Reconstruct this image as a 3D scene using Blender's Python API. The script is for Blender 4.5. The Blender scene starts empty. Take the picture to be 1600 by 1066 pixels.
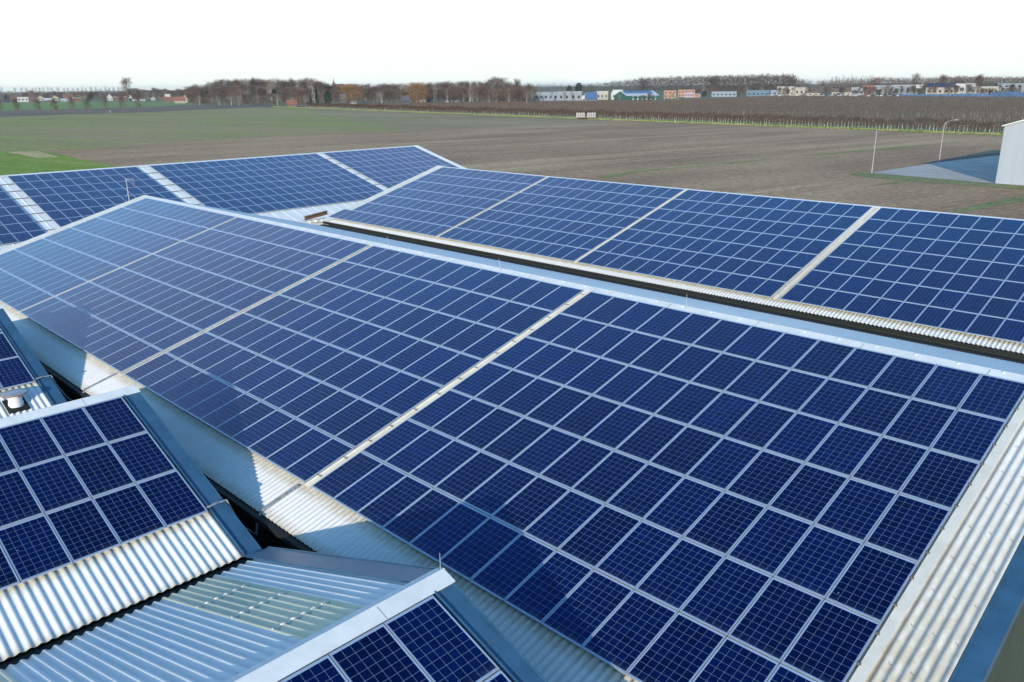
import bpy, math, random
import numpy as np
from mathutils import Vector, Matrix
random.seed(7); rng = np.random.default_rng(7)
S = bpy.context.scene
COL = S.collection

# ------------------------------------------------------------------ camera
CAM = np.array([16.990, -20.963, 6.705]); YAW, PITCH, ROLL, F = 0.7818, -0.3053, -0.0100, 1264.3
def cam_axes():
    cy, sy, cp, sp = math.cos(YAW), math.sin(YAW), math.cos(PITCH), math.sin(PITCH)
    f = np.array([-sy*cp, cy*cp, sp]); r = np.array([cy, sy, 0]); u = np.cross(r, f)
    cr, sr = math.cos(ROLL), math.sin(ROLL)
    return cr*r+sr*u, -sr*r+cr*u, f
CR, CU, CF = cam_axes()
cd = bpy.data.cameras.new('camera'); cam = bpy.data.objects.new('camera', cd); COL.objects.link(cam)
cd.sensor_width = 36; cd.lens = F/1600*36; cd.clip_start = .1; cd.clip_end = 60000
cam.matrix_world = Matrix([[CR[i], CU[i], -CF[i], CAM[i]] for i in range(3)]+[[0, 0, 0, 1]])
S.camera = cam
S.render.resolution_x, S.render.resolution_y = 1024, 682

# ------------------------------------------------------------------ sky, sun, exposure
SE, SA = math.radians(14.5), math.radians(-55)
SUN = Vector((math.cos(SE)*math.cos(SA), math.cos(SE)*math.sin(SA), math.sin(SE)))
sl = bpy.data.lights.new('sun', 'SUN'); so = bpy.data.objects.new('sun', sl); COL.objects.link(so)
sl.energy = 3.2; sl.angle = math.radians(.5); sl.color = (1, .89, .73)
so.rotation_euler = SUN.to_track_quat('Z', 'Y').to_euler(); so.location = (30, -40, 40)
W = bpy.data.worlds.new('World'); S.world = W; W.use_nodes = True
wn, wl = W.node_tree.nodes, W.node_tree.links
bg = wn['Background']; bg.inputs['Strength'].default_value = .15
sky = wn.new('ShaderNodeTexSky'); sky.sky_type = 'NISHITA'; sky.sun_disc = False
sky.sun_elevation = SE; sky.sun_rotation = math.atan2(SUN.x, SUN.y); sky.air_density = 1.0; sky.dust_density = .3; sky.ozone_density = 6
wtc = wn.new('ShaderNodeTexCoord'); wsp = wn.new('ShaderNodeSeparateXYZ'); wl.new(wtc.outputs['Generated'], wsp.inputs[0])
def mrange(n, l, src, a, b, c=0., d=1., smooth=True):
    m = n.new('ShaderNodeMapRange'); m.interpolation_type = 'SMOOTHSTEP' if smooth else 'LINEAR'
    l.new(src, m.inputs['Value'])
    for k, v in zip(('From Min', 'From Max', 'To Min', 'To Max'), (a, b, c, d)): m.inputs[k].default_value = v
    return m.outputs[0]
wm = wn.new('ShaderNodeMapping'); wm.inputs['Scale'].default_value = (1.6, 1.6, 7); wl.new(wtc.outputs['Generated'], wm.inputs[0])
wnz = wn.new('ShaderNodeTexNoise'); wnz.inputs['Scale'].default_value = 2.2; wnz.inputs['Detail'].default_value = 7; wl.new(wm.outputs[0], wnz.inputs['Vector'])
low = mrange(wn, wl, wsp.outputs['Z'], .09, .26, 1., 0.)
cl = mrange(wn, wl, wnz.outputs['Fac'], .52, .80, 0., .15)
mx = wn.new('ShaderNodeMath'); mx.operation = 'MAXIMUM'; wl.new(low, mx.inputs[0]); wl.new(cl, mx.inputs[1])
# thin blue gaps low in the bright cloud sheet
gap = mrange(wn, wl, wnz.outputs['Fac'], .33, .43, .62, 1.)
ml = wn.new('ShaderNodeMath'); ml.operation = 'MULTIPLY'; wl.new(mx.outputs[0], ml.inputs[0]); wl.new(gap, ml.inputs[1])
mixw = wn.new('ShaderNodeMixRGB'); wl.new(ml.outputs[0], mixw.inputs[0]); tint = wn.new('ShaderNodeMixRGB'); tint.blend_type = 'MULTIPLY'; tint.inputs[0].default_value = 1; wl.new(sky.outputs[0], tint.inputs[1]); tz = wn.new('ShaderNodeMixRGB'); wl.new(mrange(wn, wl, wsp.outputs['Z'], .52, .80), tz.inputs[0]); tz.inputs[1].default_value = (1.42, 1.70, 1.42, 1); tz.inputs[2].default_value = (1.35, 1.30, 1.08, 1); wl.new(tz.outputs[0], tint.inputs[2])
band = math_early = None
def wmath(op, a, b):
    x = wn.new('ShaderNodeMath'); x.operation = op
    for i, v in enumerate((a, b)):
        if isinstance(v, (int, float)): x.inputs[i].default_value = v
        else: wl.new(v, x.inputs[i])
    return x.outputs[0]
band = wmath('MULTIPLY', mrange(wn, wl, wsp.outputs['Z'], .28, .35), mrange(wn, wl, wsp.outputs['Z'], .50, .42))
band = wmath('MULTIPLY', band, mrange(wn, wl, wnz.outputs['Fac'], .30, .55, .35, .85)); band = wmath('MULTIPLY', band, mrange(wn, wl, wsp.outputs['X'], -.25, -.65))
bmix = wn.new('ShaderNodeMixRGB'); wl.new(band, bmix.inputs[0]); wl.new(tint.outputs[0], bmix.inputs[1]); bmix.inputs[2].default_value = (2.7, 2.5, 3.1, 1)
wl.new(bmix.outputs[0], mixw.inputs[1]); mixw.inputs[2].default_value = (3.80, 4.05, 3.80, 1)
wl.new(mixw.outputs[0], bg.inputs[0])
S.view_settings.view_transform = 'Standard'; S.view_settings.look = 'None'; S.view_settings.exposure = .85
S.view_settings.gamma = 1; S.view_settings.use_curve_mapping = False
S.render.engine = 'CYCLES'

# ------------------------------------------------------------------ helpers
G = -7.8                                                   # ground level
def ray(px, py):
    d = CF*F+CR*(px-800)-CU*(py-533); return d/np.linalg.norm(d)
def gp(px, py, z=G):                                       # point of the ground seen at a pixel of the photograph
    d = ray(px, py); t = (z-CAM[2])/d[2]; p = CAM+t*d; return (float(p[0]), float(p[1]))
def at(px, depth):                                         # ground point on the bearing of a pixel column
    d = ray(px, 140); t = depth/float(d@CF); p = CAM+t*d; return (float(p[0]), float(p[1]))
def tag(o, label=None, cat=None, group=None, kind=None):
    if label: o['label'] = label
    if cat: o['category'] = cat
    if group: o['group'] = group
    if kind: o['kind'] = kind
    return o
def link(name, me, parent=None):
    o = bpy.data.objects.new(name, me); COL.objects.link(o)
    if parent: o.parent = parent
    return o
def empty(name, loc, label=None, cat=None, group=None):
    o = bpy.data.objects.new(name, None); COL.objects.link(o); o.location = loc; o.empty_display_size = .3
    return tag(o, label, cat, group)
def mesh(name, verts, faces, mats, smooth=False, mi=None):
    me = bpy.data.meshes.new(name); me.from_pydata([tuple(map(float, v)) for v in verts], [], [tuple(map(int, f)) for f in faces])
    for m in (mats if isinstance(mats, (list, tuple)) else [mats]): me.materials.append(m)
    if smooth: me.polygons.foreach_set('use_smooth', [True]*len(me.polygons))
    if mi is not None: me.polygons.foreach_set('material_index', [int(i) for i in mi])
    me.update(); return me
class MB:                                                   # collects shapes that become ONE mesh
    def __init__(s): s.v = []; s.f = []; s.m = []
    def add(s, v, f, m=0):
        n = len(s.v); s.v += [tuple(p) for p in v]; s.f += [tuple(i+n for i in q) for q in f]; s.m += [m]*len(f)
    def hexa(s, p, m=0):                                   # 8 corners: bottom 4 then top 4
        s.add(p, [(3, 2, 1, 0), (4, 5, 6, 7), (0, 1, 5, 4), (1, 2, 6, 5), (2, 3, 7, 6), (3, 0, 4, 7)], m)
    def box(s, x0, x1, y0, y1, z0, z1, m=0):
        s.hexa([(x0, y0, z0), (x1, y0, z0), (x1, y1, z0), (x0, y1, z0), (x0, y0, z1), (x1, y0, z1), (x1, y1, z1), (x0, y1, z1)], m)
    def obox(s, c, ax, hs, m=0):                           # oriented box: centre, three axes, half sizes
        c = np.array(c, float); a = [np.array(ax[i])*hs[i] for i in range(3)]
        s.hexa([c-a[0]-a[1]-a[2], c+a[0]-a[1]-a[2], c+a[0]+a[1]-a[2], c-a[0]+a[1]-a[2], c-a[0]-a[1]+a[2], c+a[0]-a[1]+a[2], c+a[0]+a[1]+a[2], c-a[0]+a[1]+a[2]], m)
    def tube(s, pts, r, n=6, m=0):
        pts = [np.array(p, float) for p in pts]; rr = r if isinstance(r, (list, tuple)) else [r]*len(pts); V = []
        for i, p in enumerate(pts):
            t = pts[min(i+1, len(pts)-1)]-pts[max(i-1, 0)]; t = t/np.linalg.norm(t)
            a = np.cross(t, [0, 0, 1.]) if abs(t[2]) < .95 else np.cross(t, [1., 0, 0]); a /= np.linalg.norm(a); b = np.cross(t, a)
            V += [p+rr[i]*(math.cos(2*math.pi*k/n)*a+math.sin(2*math.pi*k/n)*b) for k in range(n)]
        Fc = [(i*n+k, i*n+(k+1) % n, (i+1)*n+(k+1) % n, (i+1)*n+k) for i in range(len(pts)-1) for k in range(n)]
        Fc += [tuple(range(n-1, -1, -1)), tuple(range((len(pts)-1)*n, len(pts)*n))]
        s.add(V, Fc, m)
    def lathe(s, c, prof, n=24, m=0):
        V = [(c[0]+r*math.cos(2*math.pi*k/n), c[1]+r*math.sin(2*math.pi*k/n), c[2]+z) for r, z in prof for k in range(n)]
        Fc = [(i*n+k, i*n+(k+1) % n, (i+1)*n+(k+1) % n, (i+1)*n+k) for i in range(len(prof)-1) for k in range(n)]
        Fc += [tuple(range(n-1, -1, -1)), tuple(range((len(prof)-1)*n, len(prof)*n))]
        s.add(V, Fc, m)
    def build(s, name, mats, parent=None, smooth=False, origin=None):
        V = s.v if origin is None else [tuple(np.array(p)-np.array(origin)) for p in s.v]
        o = link(name, mesh(name, V, s.f, mats, smooth, s.m), parent)
        if origin is not None: o.location = origin
        return o

# ------------------------------------------------------------------ materials
def mat(name, col, rough=.6, metal=0., spec=.5, var=0., vs=3., stretch=(1, 1, 1), bump=0., bs=20., col2=None, coat=0, ior=1.5):
    m = bpy.data.materials.new(name); m.use_nodes = True; n, l = m.node_tree.nodes, m.node_tree.links; b = n['Principled BSDF']
    b.inputs['Roughness'].default_value = rough; b.inputs['Metallic'].default_value = metal; b.inputs['Specular IOR Level'].default_value = spec
    b.inputs['IOR'].default_value = ior
    b.inputs['Base Color'].default_value = (*col, 1)
    tc = n.new('ShaderNodeTexCoord'); mp = n.new('ShaderNodeMapping'); mp.inputs['Scale'].default_value = stretch; l.new(tc.outputs['Object'], mp.inputs[0])
    if var or col2:
        nz = n.new('ShaderNodeTexNoise'); nz.inputs['Scale'].default_value = vs; nz.inputs['Detail'].default_value = 8; nz.inputs['Roughness'].default_value = .65; l.new(mp.outputs[0], nz.inputs['Vector'])
        f = mrange(n, l, nz.outputs['Fac'], .33, .68)
        mi = n.new('ShaderNodeMixRGB'); l.new(f, mi.inputs[0])
        c2 = col2 or tuple(c*(1+var) for c in col); c1 = col if col2 else tuple(c*(1-var) for c in col)
        mi.inputs[1].default_value = (*c1, 1); mi.inputs[2].default_value = (*c2, 1); l.new(mi.outputs[0], b.inputs['Base Color'])
    if bump:
        nb = n.new('ShaderNodeTexNoise'); nb.inputs['Scale'].default_value = bs; nb.inputs['Detail'].default_value = 5; l.new(mp.outputs[0], nb.inputs['Vector'])
        bp = n.new('ShaderNodeBump'); bp.inputs['Strength'].default_value = bump; bp.inputs['Distance'].default_value = .02; l.new(nb.outputs['Fac'], bp.inputs['Height']); l.new(bp.outputs[0], b.inputs['Normal'])
    return m
def math_(n, l, op, a, b=None, c=None):
    x = n.new('ShaderNodeMath'); x.operation = op
    for i, v in enumerate((a, b, c)):
        if v is None: continue
        if isinstance(v, (int, float)): x.inputs[i].default_value = v
        else: l.new(v, x.inputs[i])
    return x.outputs[0]
def cell_material():
    m = bpy.data.materials.new('solar cells under glass'); m.use_nodes = True; n, l = m.node_tree.nodes, m.node_tree.links; b = n['Principled BSDF']
    uv = n.new('ShaderNodeUVMap'); uv.uv_map = 'cells'; sp = n.new('ShaderNodeSeparateXYZ'); l.new(uv.outputs[0], sp.inputs[0])
    U, V = sp.outputs[0], sp.outputs[1]
    def edge(c, w):                                         # 1 near integer values
        fr = math_(n, l, 'FRACT', c); d = math_(n, l, 'ABSOLUTE', math_(n, l, 'SUBTRACT', fr, .5)); return math_(n, l, 'GREATER_THAN', d, .5-w)
    def outside(c, hi):
        return math_(n, l, 'MAXIMUM', math_(n, l, 'LESS_THAN', c, 0.), math_(n, l, 'GREATER_THAN', c, hi))
    line = math_(n, l, 'MAXIMUM', edge(U, .010), edge(V, .010))
    line = math_(n, l, 'MAXIMUM', line, math_(n, l, 'MAXIMUM', outside(U, 6.), outside(V, 10.)))
    bus = edge(math_(n, l, 'ADD', math_(n, l, 'MULTIPLY', U, 4.), .5), .026)
    # each cell and each panel has its own slight shade of blue
    fl = n.new('ShaderNodeVectorMath'); fl.operation = 'FLOOR'; l.new(uv.outputs[0], fl.inputs[0])
    at_ = n.new('ShaderNodeAttribute'); at_.attribute_name = 'shade'; at_.attribute_type = 'GEOMETRY'
    oi = n.new('ShaderNodeObjectInfo'); r1 = math_(n, l, 'FRACT', math_(n, l, 'ADD', oi.outputs['Random'], at_.outputs['Fac']))
    wn_ = n.new('ShaderNodeTexWhiteNoise'); wn_.noise_dimensions = '4D'; l.new(fl.outputs[0], wn_.inputs['Vector']); l.new(r1, wn_.inputs['W'])
    tc = n.new('ShaderNodeTexCoord')
    vor = n.new('ShaderNodeTexVoronoi'); vor.inputs['Scale'].default_value = 45; l.new(tc.outputs['Object'], vor.inputs['Vector'])
    vs = n.new('ShaderNodeSeparateXYZ'); l.new(vor.outputs['Color'], vs.inputs[0])
    c1 = n.new('ShaderNodeMixRGB'); l.new(r1, c1.inputs[0]); c1.inputs[1].default_value = (.0002, .0105, .082, 1); c1.inputs[2].default_value = (.0002, .0190, .124, 1)
    k = math_(n, l, 'ADD', .70, math_(n, l, 'MULTIPLY', wn_.outputs['Value'], .38)); k = math_(n, l, 'ADD', k, math_(n, l, 'MULTIPLY', vs.outputs[0], .12))
    c2 = n.new('ShaderNodeVectorMath'); c2.operation = 'SCALE'; l.new(c1.outputs[0], c2.inputs[0]); l.new(k, c2.inputs['Scale'])
    # a few panels are a touch purple
    pm = n.new('ShaderNodeMixRGB'); l.new(math_(n, l, 'MULTIPLY', math_(n, l, 'GREATER_THAN', math_(n, l, 'FRACT', math_(n, l, 'MULTIPLY', r1, 7.31)), .90), .12), pm.inputs[0])
    l.new(c2.outputs[0], pm.inputs[1]); pm.inputs[2].default_value = (.006, .010, .05, 1)
    m1 = n.new('ShaderNodeMixRGB'); l.new(bus, m1.inputs[0]); l.new(pm.outputs[0], m1.inputs[1]); m1.inputs[2].default_value = (.006, .036, .15, 1)
    m2 = n.new('ShaderNodeMixRGB'); l.new(line, m2.inputs[0]); l.new(m1.outputs[0], m2.inputs[1]); m2.inputs[2].default_value = (.30, .42, .64, 1)
    # dust towards the lower frame and the odd bird dropping
    dn = n.new('ShaderNodeTexNoise'); dn.inputs['Scale'].default_value = 7; dn.inputs['Detail'].default_value = 5; l.new(tc.outputs['Object'], dn.inputs['Vector'])
    df = math_(n, l, 'MULTIPLY', mrange(n, l, V, 1.2, -.1), mrange(n, l, dn.outputs['Fac'], .35, .7, .05, .4))
    m3 = n.new('ShaderNodeMixRGB'); l.new(df, m3.inputs[0]); l.new(m2.outputs[0], m3.inputs[1]); m3.inputs[2].default_value = (.16, .17, .18, 1)
    cxy = n.new('ShaderNodeVectorMath'); cxy.operation = 'ADD'; l.new(tc.outputs['Object'], cxy.inputs[0]); l.new(r1, cxy.inputs[1])
    sx = n.new('ShaderNodeVectorMath'); sx.operation = 'SCALE'; l.new(cxy.outputs[0], sx.inputs[0]); sx.inputs['Scale'].default_value = 37.3
    v2 = n.new('ShaderNodeTexVoronoi'); v2.inputs['Scale'].default_value = .06; l.new(sx.outputs[0], v2.inputs['Vector']); vsp = n.new('ShaderNodeSeparateXYZ'); l.new(v2.outputs['Color'], vsp.inputs[0])
    sp_ = math_(n, l, 'MULTIPLY', math_(n, l, 'LESS_THAN', v2.outputs['Distance'], .028), math_(n, l, 'GREATER_THAN', vsp.outputs[1], .72))
    m4 = n.new('ShaderNodeMixRGB'); l.new(sp_, m4.inputs[0]); l.new(m3.outputs[0], m4.inputs[1]); m4.inputs[2].default_value = (.75, .75, .7, 1)
    l.new(m4.outputs[0], b.inputs['Base Color'])
    l.new(math_(n, l, 'SUBTRACT', .82, math_(n, l, 'MULTIPLY', line, .5)), b.inputs['Metallic']); b.inputs['Roughness'].default_value = .30; b.inputs['IOR'].default_value = 1.3
    b.inputs['Coat Weight'].default_value = .45; b.inputs['Coat IOR'].default_value = 1.28
    nz = n.new('ShaderNodeTexNoise'); nz.inputs['Scale'].default_value = 1.3; l.new(tc.outputs['Object'], nz.inputs['Vector'])
    l.new(mrange(n, l, nz.outputs['Fac'], .3, .7, .09, .2), b.inputs['Coat Roughness'])
    return m
def sheet_material(name, c1, c2, moss, rough=.45, axis=0):
    """weathered corrugated sheet: streaks run down the slope (object y), lichen speckle"""
    m = bpy.data.materials.new(name); m.use_nodes = True; n, l = m.node_tree.nodes, m.node_tree.links; b = n['Principled BSDF']
    uv = n.new('ShaderNodeUVMap'); uv.uv_map = 'slope'
    def noise(sc, st, d=6):
        mp = n.new('ShaderNodeMapping'); mp.inputs['Scale'].default_value = st; l.new(uv.outputs[0], mp.inputs[0])
        z = n.new('ShaderNodeTexNoise'); z.inputs['Scale'].default_value = sc; z.inputs['Detail'].default_value = d; z.inputs['Roughness'].default_value = .65; l.new(mp.outputs[0], z.inputs['Vector']); return z.outputs['Fac']
    a = n.new('ShaderNodeMixRGB'); l.new(mrange(n, l, noise(2.5, (3, .25, 1)), .35, .68), a.inputs[0]); a.inputs[1].default_value = (*c1, 1); a.inputs[2].default_value = (*c2, 1)
    d = n.new('ShaderNodeMixRGB'); l.new(mrange(n, l, noise(14, (1, 1, 1), 9), .60, .78, 0, .22), d.inputs[0]); l.new(a.outputs[0], d.inputs[1]); d.inputs[2].default_value = (*moss, 1)
    e = n.new('ShaderNodeMixRGB'); l.new(mrange(n, l, noise(40, (1, .5, 1), 3), .72, .76, 0, .6), e.inputs[0]); l.new(d.outputs[0], e.inputs[1]); e.inputs[2].default_value = (.09, .085, .075, 1)
    # green-yellow algae line along the lower panel edge and dirt at the eave, stored per vertex as 'grime'
    g = n.new('ShaderNodeAttribute'); g.attribute_name = 'grime'
    gf = math_(n, l, 'MULTIPLY', g.outputs['Fac'], mrange(n, l, noise(9, (1, .35, 1), 6), .25, .6, .35, 1.))
    h = n.new('ShaderNodeMixRGB'); l.new(gf, h.inputs[0]); l.new(e.outputs[0], h.inputs[1]); h.inputs[2].default_value = (.36, .31, .20, 1)
    l.new(h.outputs[0], b.inputs['Base Color']); b.inputs['Roughness'].default_value = rough; b.inputs['Specular IOR Level'].default_value = .35
    return m
M = {}
M['cells'] = cell_material()
M['frame'] = mat('anodised aluminium frame', (.39, .45, .52), .38, .4, var=.06, vs=2)
M['sheet'] = sheet_material('white fibre cement sheet', (.635, .635, .63), (.68, .68, .68), (.56, .55, .52))
M['sheet_clean'] = sheet_material('pale coated steel sheet', (.60, .62, .63), (.70, .715, .72), (.50, .50, .48), .55)
M['skylight'] = sheet_material('green tinted glassfibre sheet', (.50, .52, .38), (.60, .61, .45), (.64, .59, .42), .3)
M['cap'] = mat('white coated steel trim', (.60, .625, .63), .6, var=.07, vs=1.5, bump=.08, bs=6)
M['cap_cream'] = mat('cream coated steel trim', (.60, .575, .51), .45, var=.08, vs=1.5, bump=.05, bs=6)
M['blue_trim'] = mat('dark slate blue steel trim', (.030, .090, .165), .32, var=.15, vs=2, bump=.12, bs=4)
M['green_wall'] = mat('dark green wall cladding', (.030, .050, .038), .7, var=.25, vs=1.2, stretch=(3, 3, .3))
M['dark'] = mat('near black gutter', (.006, .006, .006), .8, var=.3, vs=4)  # near-black tone, slightly varied by noise
M['steel'] = mat('galvanised steel', (.42, .44, .46), .4, .6, var=.12, vs=6)
M['cable'] = mat('grey cable conduit', (.22, .23, .24), .45, var=.35, vs=8)
M['clip'] = mat('dark clamp', (.12, .11, .09), .5)
M['rust'] = mat('rusty brown beam', (.16, .075, .04), .8, var=.4, vs=5, col2=(.25, .14, .08))
M['rust_red'] = mat('red oxide paint', (.26, .13, .09), .6, var=.3, vs=9)
M['white'] = mat('white paint', (.72, .72, .70), .5, var=.08, vs=3)

# ------------------------------------------------------------------ slope frames
class Slope:
    """plane through o (ridge-side corner of the panel field); U along the ridge, D down the slope, N outward"""
    def __init__(s, o, yaw, a):
        s.o = np.array(o, float); s.U = np.array([math.cos(yaw), math.sin(yaw), 0]); s.D = np.array([math.sin(yaw)*math.cos(a), -math.cos(yaw)*math.cos(a), -math.sin(a)])
        s.N = np.cross(s.U, -s.D); s.a = a
    def p(s, u, v, h=0.): return s.o+u*s.U+v*s.D+h*s.N
def corrugated(name, sl, u0, u1, v0, v1, m, parent, amp=.024, lam=.177, h=-.10, nv=6, k=8, grime=None, trap=False, phase=0):
    n = max(2, int(round((u1-u0)/lam*k))); us = np.linspace(u0, u1, n+1); vs = np.linspace(v0, v1, nv+1) if grime is None else np.array(sorted(set([v0, v1]+[g[0] for g in grime])))
    if trap:
        t = ((us+phase) % lam)/lam; hh = np.where(np.abs(t-.5) < .06, amp*2, 0.)-amp
    else: hh = amp*np.cos(2*math.pi*(us+phase)/lam)
    V = []; UV = []; Gm = []
    gx, gy = ([g[0] for g in grime], [g[1] for g in grime]) if grime else ([0, 1], [0, 0])
    for v in vs:
        P = sl.o+us[:, None]*sl.U+v*sl.D+(h+hh)[:, None]*sl.N
        V += [tuple(p) for p in P]; UV += [(u, v) for u in us]; Gm += [float(np.interp(v, gx, gy))]*len(us)
    top = len(V); N1 = n+1
    Fc = [(i*N1+j, (i+1)*N1+j, (i+1)*N1+j+1, i*N1+j+1) for i in range(len(vs)-1) for j in range(n)]
    # the sheet has a thickness of 7 mm
    V += [tuple(np.array(p)-.007*sl.N) for p in V[:top]]; UV += UV[:top]; Gm += Gm[:top]
    Fc += [tuple(i+top for i in reversed(f)) for f in Fc[:]]
    L = (len(vs)-1)*N1
    Fc += [(L+j, L+j+1+0, top+L+j+1, top+L+j)[::-1] for j in range(n)]+[(j, j+1, top+j+1, top+j) for j in range(n)]
    Fc += [(i*N1, (i+1)*N1, top+(i+1)*N1, top+i*N1)[::-1] for i in range(len(vs)-1)]+[(i*N1+n, (i+1)*N1+n, top+(i+1)*N1+n, top+i*N1+n) for i in range(len(vs)-1)]
    me = mesh(name, V, Fc, m, smooth=not trap)
    if not trap: me.set_sharp_from_angle(angle=math.radians(50))
    uvl = me.uv_layers.new(name='slope'); li = np.empty(len(me.loops), int); me.loops.foreach_get('vertex_index', li)
    uvl.data.foreach_set('uv', np.array(UV, np.float32)[li].ravel())
    ga = me.attributes.new('grime', 'FLOAT', 'POINT'); ga.data.foreach_set('value', np.array(Gm, np.float32))
    return link(name, me, parent)
def slab(mb, sl, u0, u1, v0, v1, h0, h1, m=0):
    mb.hexa([sl.p(u0, v1, h0), sl.p(u1, v1, h0), sl.p(u1, v0, h0), sl.p(u0, v0, h0), sl.p(u0, v1, h1), sl.p(u1, v1, h1), sl.p(u1, v0, h1), sl.p(u0, v0, h1)], m)
A = .2682; AS = .345
SM = Slope((0, 0, 0), 0, A)                        # the big front roof
SB = Slope((-.17, 25.70, .053), 0, A)              # the roof behind it
SC = Slope((-57.6, -2.70, .24), math.pi/2, .250)   # the roof crossing at the far left
S4 = Slope((-5.115, -13.845, -1.254), math.pi/2, AS)   # small roof at the left
S5 = Slope((7.975, -13.79, -1.258), math.pi/2, AS)     # small roof bottom centre
S3 = Slope((-18.205, -13.845, -1.254), math.pi/2, AS)  # small roof at the left edge
CW, RP, PW, PL = 1.01, 1.674, .992, 1.650

# ------------------------------------------------------------------ the farm roofs (large structure)
def shell(name, parent, axis, a0, a1, c, half0, half1, z_e0, z_e1, z_top, m, zb=G):
    """gabled body as one prism: axis 0 = ridge along x, 1 = ridge along y"""
    prof = [(c-half0, zb), (c-half0, z_e0), (c, z_top), (c+half1, z_e1), (c+half1, zb)]
    V = [((a, q, z) if axis == 0 else (q, a, z)) for a in (a0, a1) for q, z in prof]
    Fc = [(0, 1, 2, 3, 4), (9, 8, 7, 6, 5)]+[(i, i+5, (i+1) % 5+5, (i+1) % 5) for i in range(5)]
    return link(name, mesh(name, V, Fc, m), parent)
VA = -.33
# --- big front barn: ridge along x
barn = empty('barn', (-12, .5, G), 'long barn in front under the largest blue solar array, with cream eave strip', 'barn', 'farm buildings under solar panels')
barn.location = (0, 0, 0)
def child_of_origin(o): return o
apex = SM.p(0, VA, -.10); ya, za = apex[1], apex[2]
SMb = Slope((0, ya, za), math.pi, A)
corrugated('roof', SM, -38.2, 14.37, VA, 13.02, M['sheet'], barn, grime=[(VA, .1), (11.4, .9), (11.85, .75), (12.05, .22), (12.7, .12), (13.02, .8)])
corrugated('roof', SMb, -14.37, 38.2, 0, 13.35, M['sheet_clean'], barn, h=0, nv=6, k=6)
shell('wall', barn, 0, -38.0, 14.30, ya, 12.35, 12.35, za-12.35*math.tan(A)-.12, za-12.35*math.tan(A)-.12, za-.12, M['green_wall'])
mb = MB()                                              # ridge cap: two flaps and a roll on top
slab(mb, SM, -38.3, 14.5, VA-.02, -.03, -.055, -.04); slab(mb, SMb, -14.5, 38.3, -.02, .10, .045, .06); mb.tube([(-38.3, ya, za+.045), (14.5, ya, za+.045)], .018, 8)
for i in range(52): mb.obox(SM.p(-37.5+i*1.0, VA+.06, -.03), (SM.U, SM.D, SM.N), (.022, .022, .018))
mb.build('ridge_cap', M['cap'], barn)
for i in range(17):
    mb = MB(); uu = -36.6+i*3.05; slab(mb, SM, uu, uu+.012, VA+.03, -.035, -.0395, -.037); mb.build('cap_joint', M['clip'], barn)
mb = MB(); slab(mb, SM, -38.30, -37.22, VA, 13.06, -.06, -.035); slab(mb, SM, -38.33, -38.302, VA, 13.06, -.30, -.03); mb.build('verge_trim', M['cap_cream'], barn)
mb = MB(); slab(mb, SM, 14.40, 14.76, VA-.03, 13.1, -.16, -.14); slab(mb, SM, 14.74, 14.77, VA-.03, 13.1, -.42, -.161); slab(mb, SM, 14.38, 14.41, VA-.03, 13.1, -.139, -.09)
for i in range(7): slab(mb, SM, 14.40, 14.762, 1+i*1.98, 1.10+i*1.98, -.1395, -.136)
mb.build('verge_trim', M['blue_trim'], barn)
for yy, s in ((SM.p(0, 13.02, 0)[1], -1), (SMb.p(0, 13.35, 0)[1], 1)):
    zz = za-13.02*math.sin(A); mb = MB(); mb.box(-38.2, 14.5, min(yy-.02*s, yy+.14*s), max(yy-.02*s, yy+.14*s), zz-.26, zz-.12); mb.build('gutter', M['dark'], barn)
mb = MB()
for k in range(14):
    for us in (13.36+.177*1.1, 13.36+.177*3.1, 13.36+.177*5.1):
        mb.obox(SM.p(us, .5+k*.95, -.072), (SM.U, SM.D, SM.N), (.007, .007, .010))
tag(mb.build('roof_bolts', M['clip'], barn), kind='stuff')
# --- barn behind: ridge along x
barn2 = empty('barn', (0, 0, 0), 'second long barn behind the front one, solar panels above a ribbed white eave', 'barn', 'farm buildings under solar panels')
SBt = Slope(SB.p(0, -.16, -.10), 0, A); yb, zb_ = SBt.o[1], SBt.o[2]; SBb = Slope((-.17, yb, zb_), math.pi, A)
corrugated('roof', SB, -38.2, 14.5, -.16, 12.30, M['sheet'], barn2, grime=[(-.16, 0), (11.2, .9), (11.80, 1.), (11.95, .25), (12.30, .3)])
corrugated('roof', SBb, -14.5, 38.2, 0, 12.8, M['sheet_clean'], barn2, h=0, nv=3, k=4)
shell('wall', barn2, 0, -38.2, 14.2, yb, 11.7, 12.3, zb_-11.7*math.tan(A)-.12, zb_-12.3*math.tan(A)-.12, zb_-.12, M['green_wall'])
mb = MB(); slab(mb, SB, -38.3, 14.6, -.18, -.02, -.055, -.03); slab(mb, SBb, -14.6, 38.3, -.02, .28, .045, .06); mb.tube([(-38.5, yb, zb_+.045), (14.5, yb, zb_+.045)], .018, 8); mb.build('ridge_cap', M['cap'], barn2)
mb = MB(); slab(mb, SB, -38.42, -37.45, VA, 12.35, -.06, -.045); slab(mb, SB, -38.45, -38.422, VA, 12.35, -.30, -.035); mb.build('verge_trim', M['cap_cream'], barn2)
pe = SB.p(0, 12.30, -.1); mb = MB(); mb.box(-38.4, 14.3, pe[1]-.10, pe[1]+.06, pe[2]-.18, pe[2]-.045); mb.build('gutter', M['dark'], barn2)
mb = MB(); mb.box(-38.2, 14.2, SMb.p(0, 13.35, 0)[1]+.145, pe[1]-.105, -3.58, -3.52); mb.build('valley_gutter', M['dark'], barn2)
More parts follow.
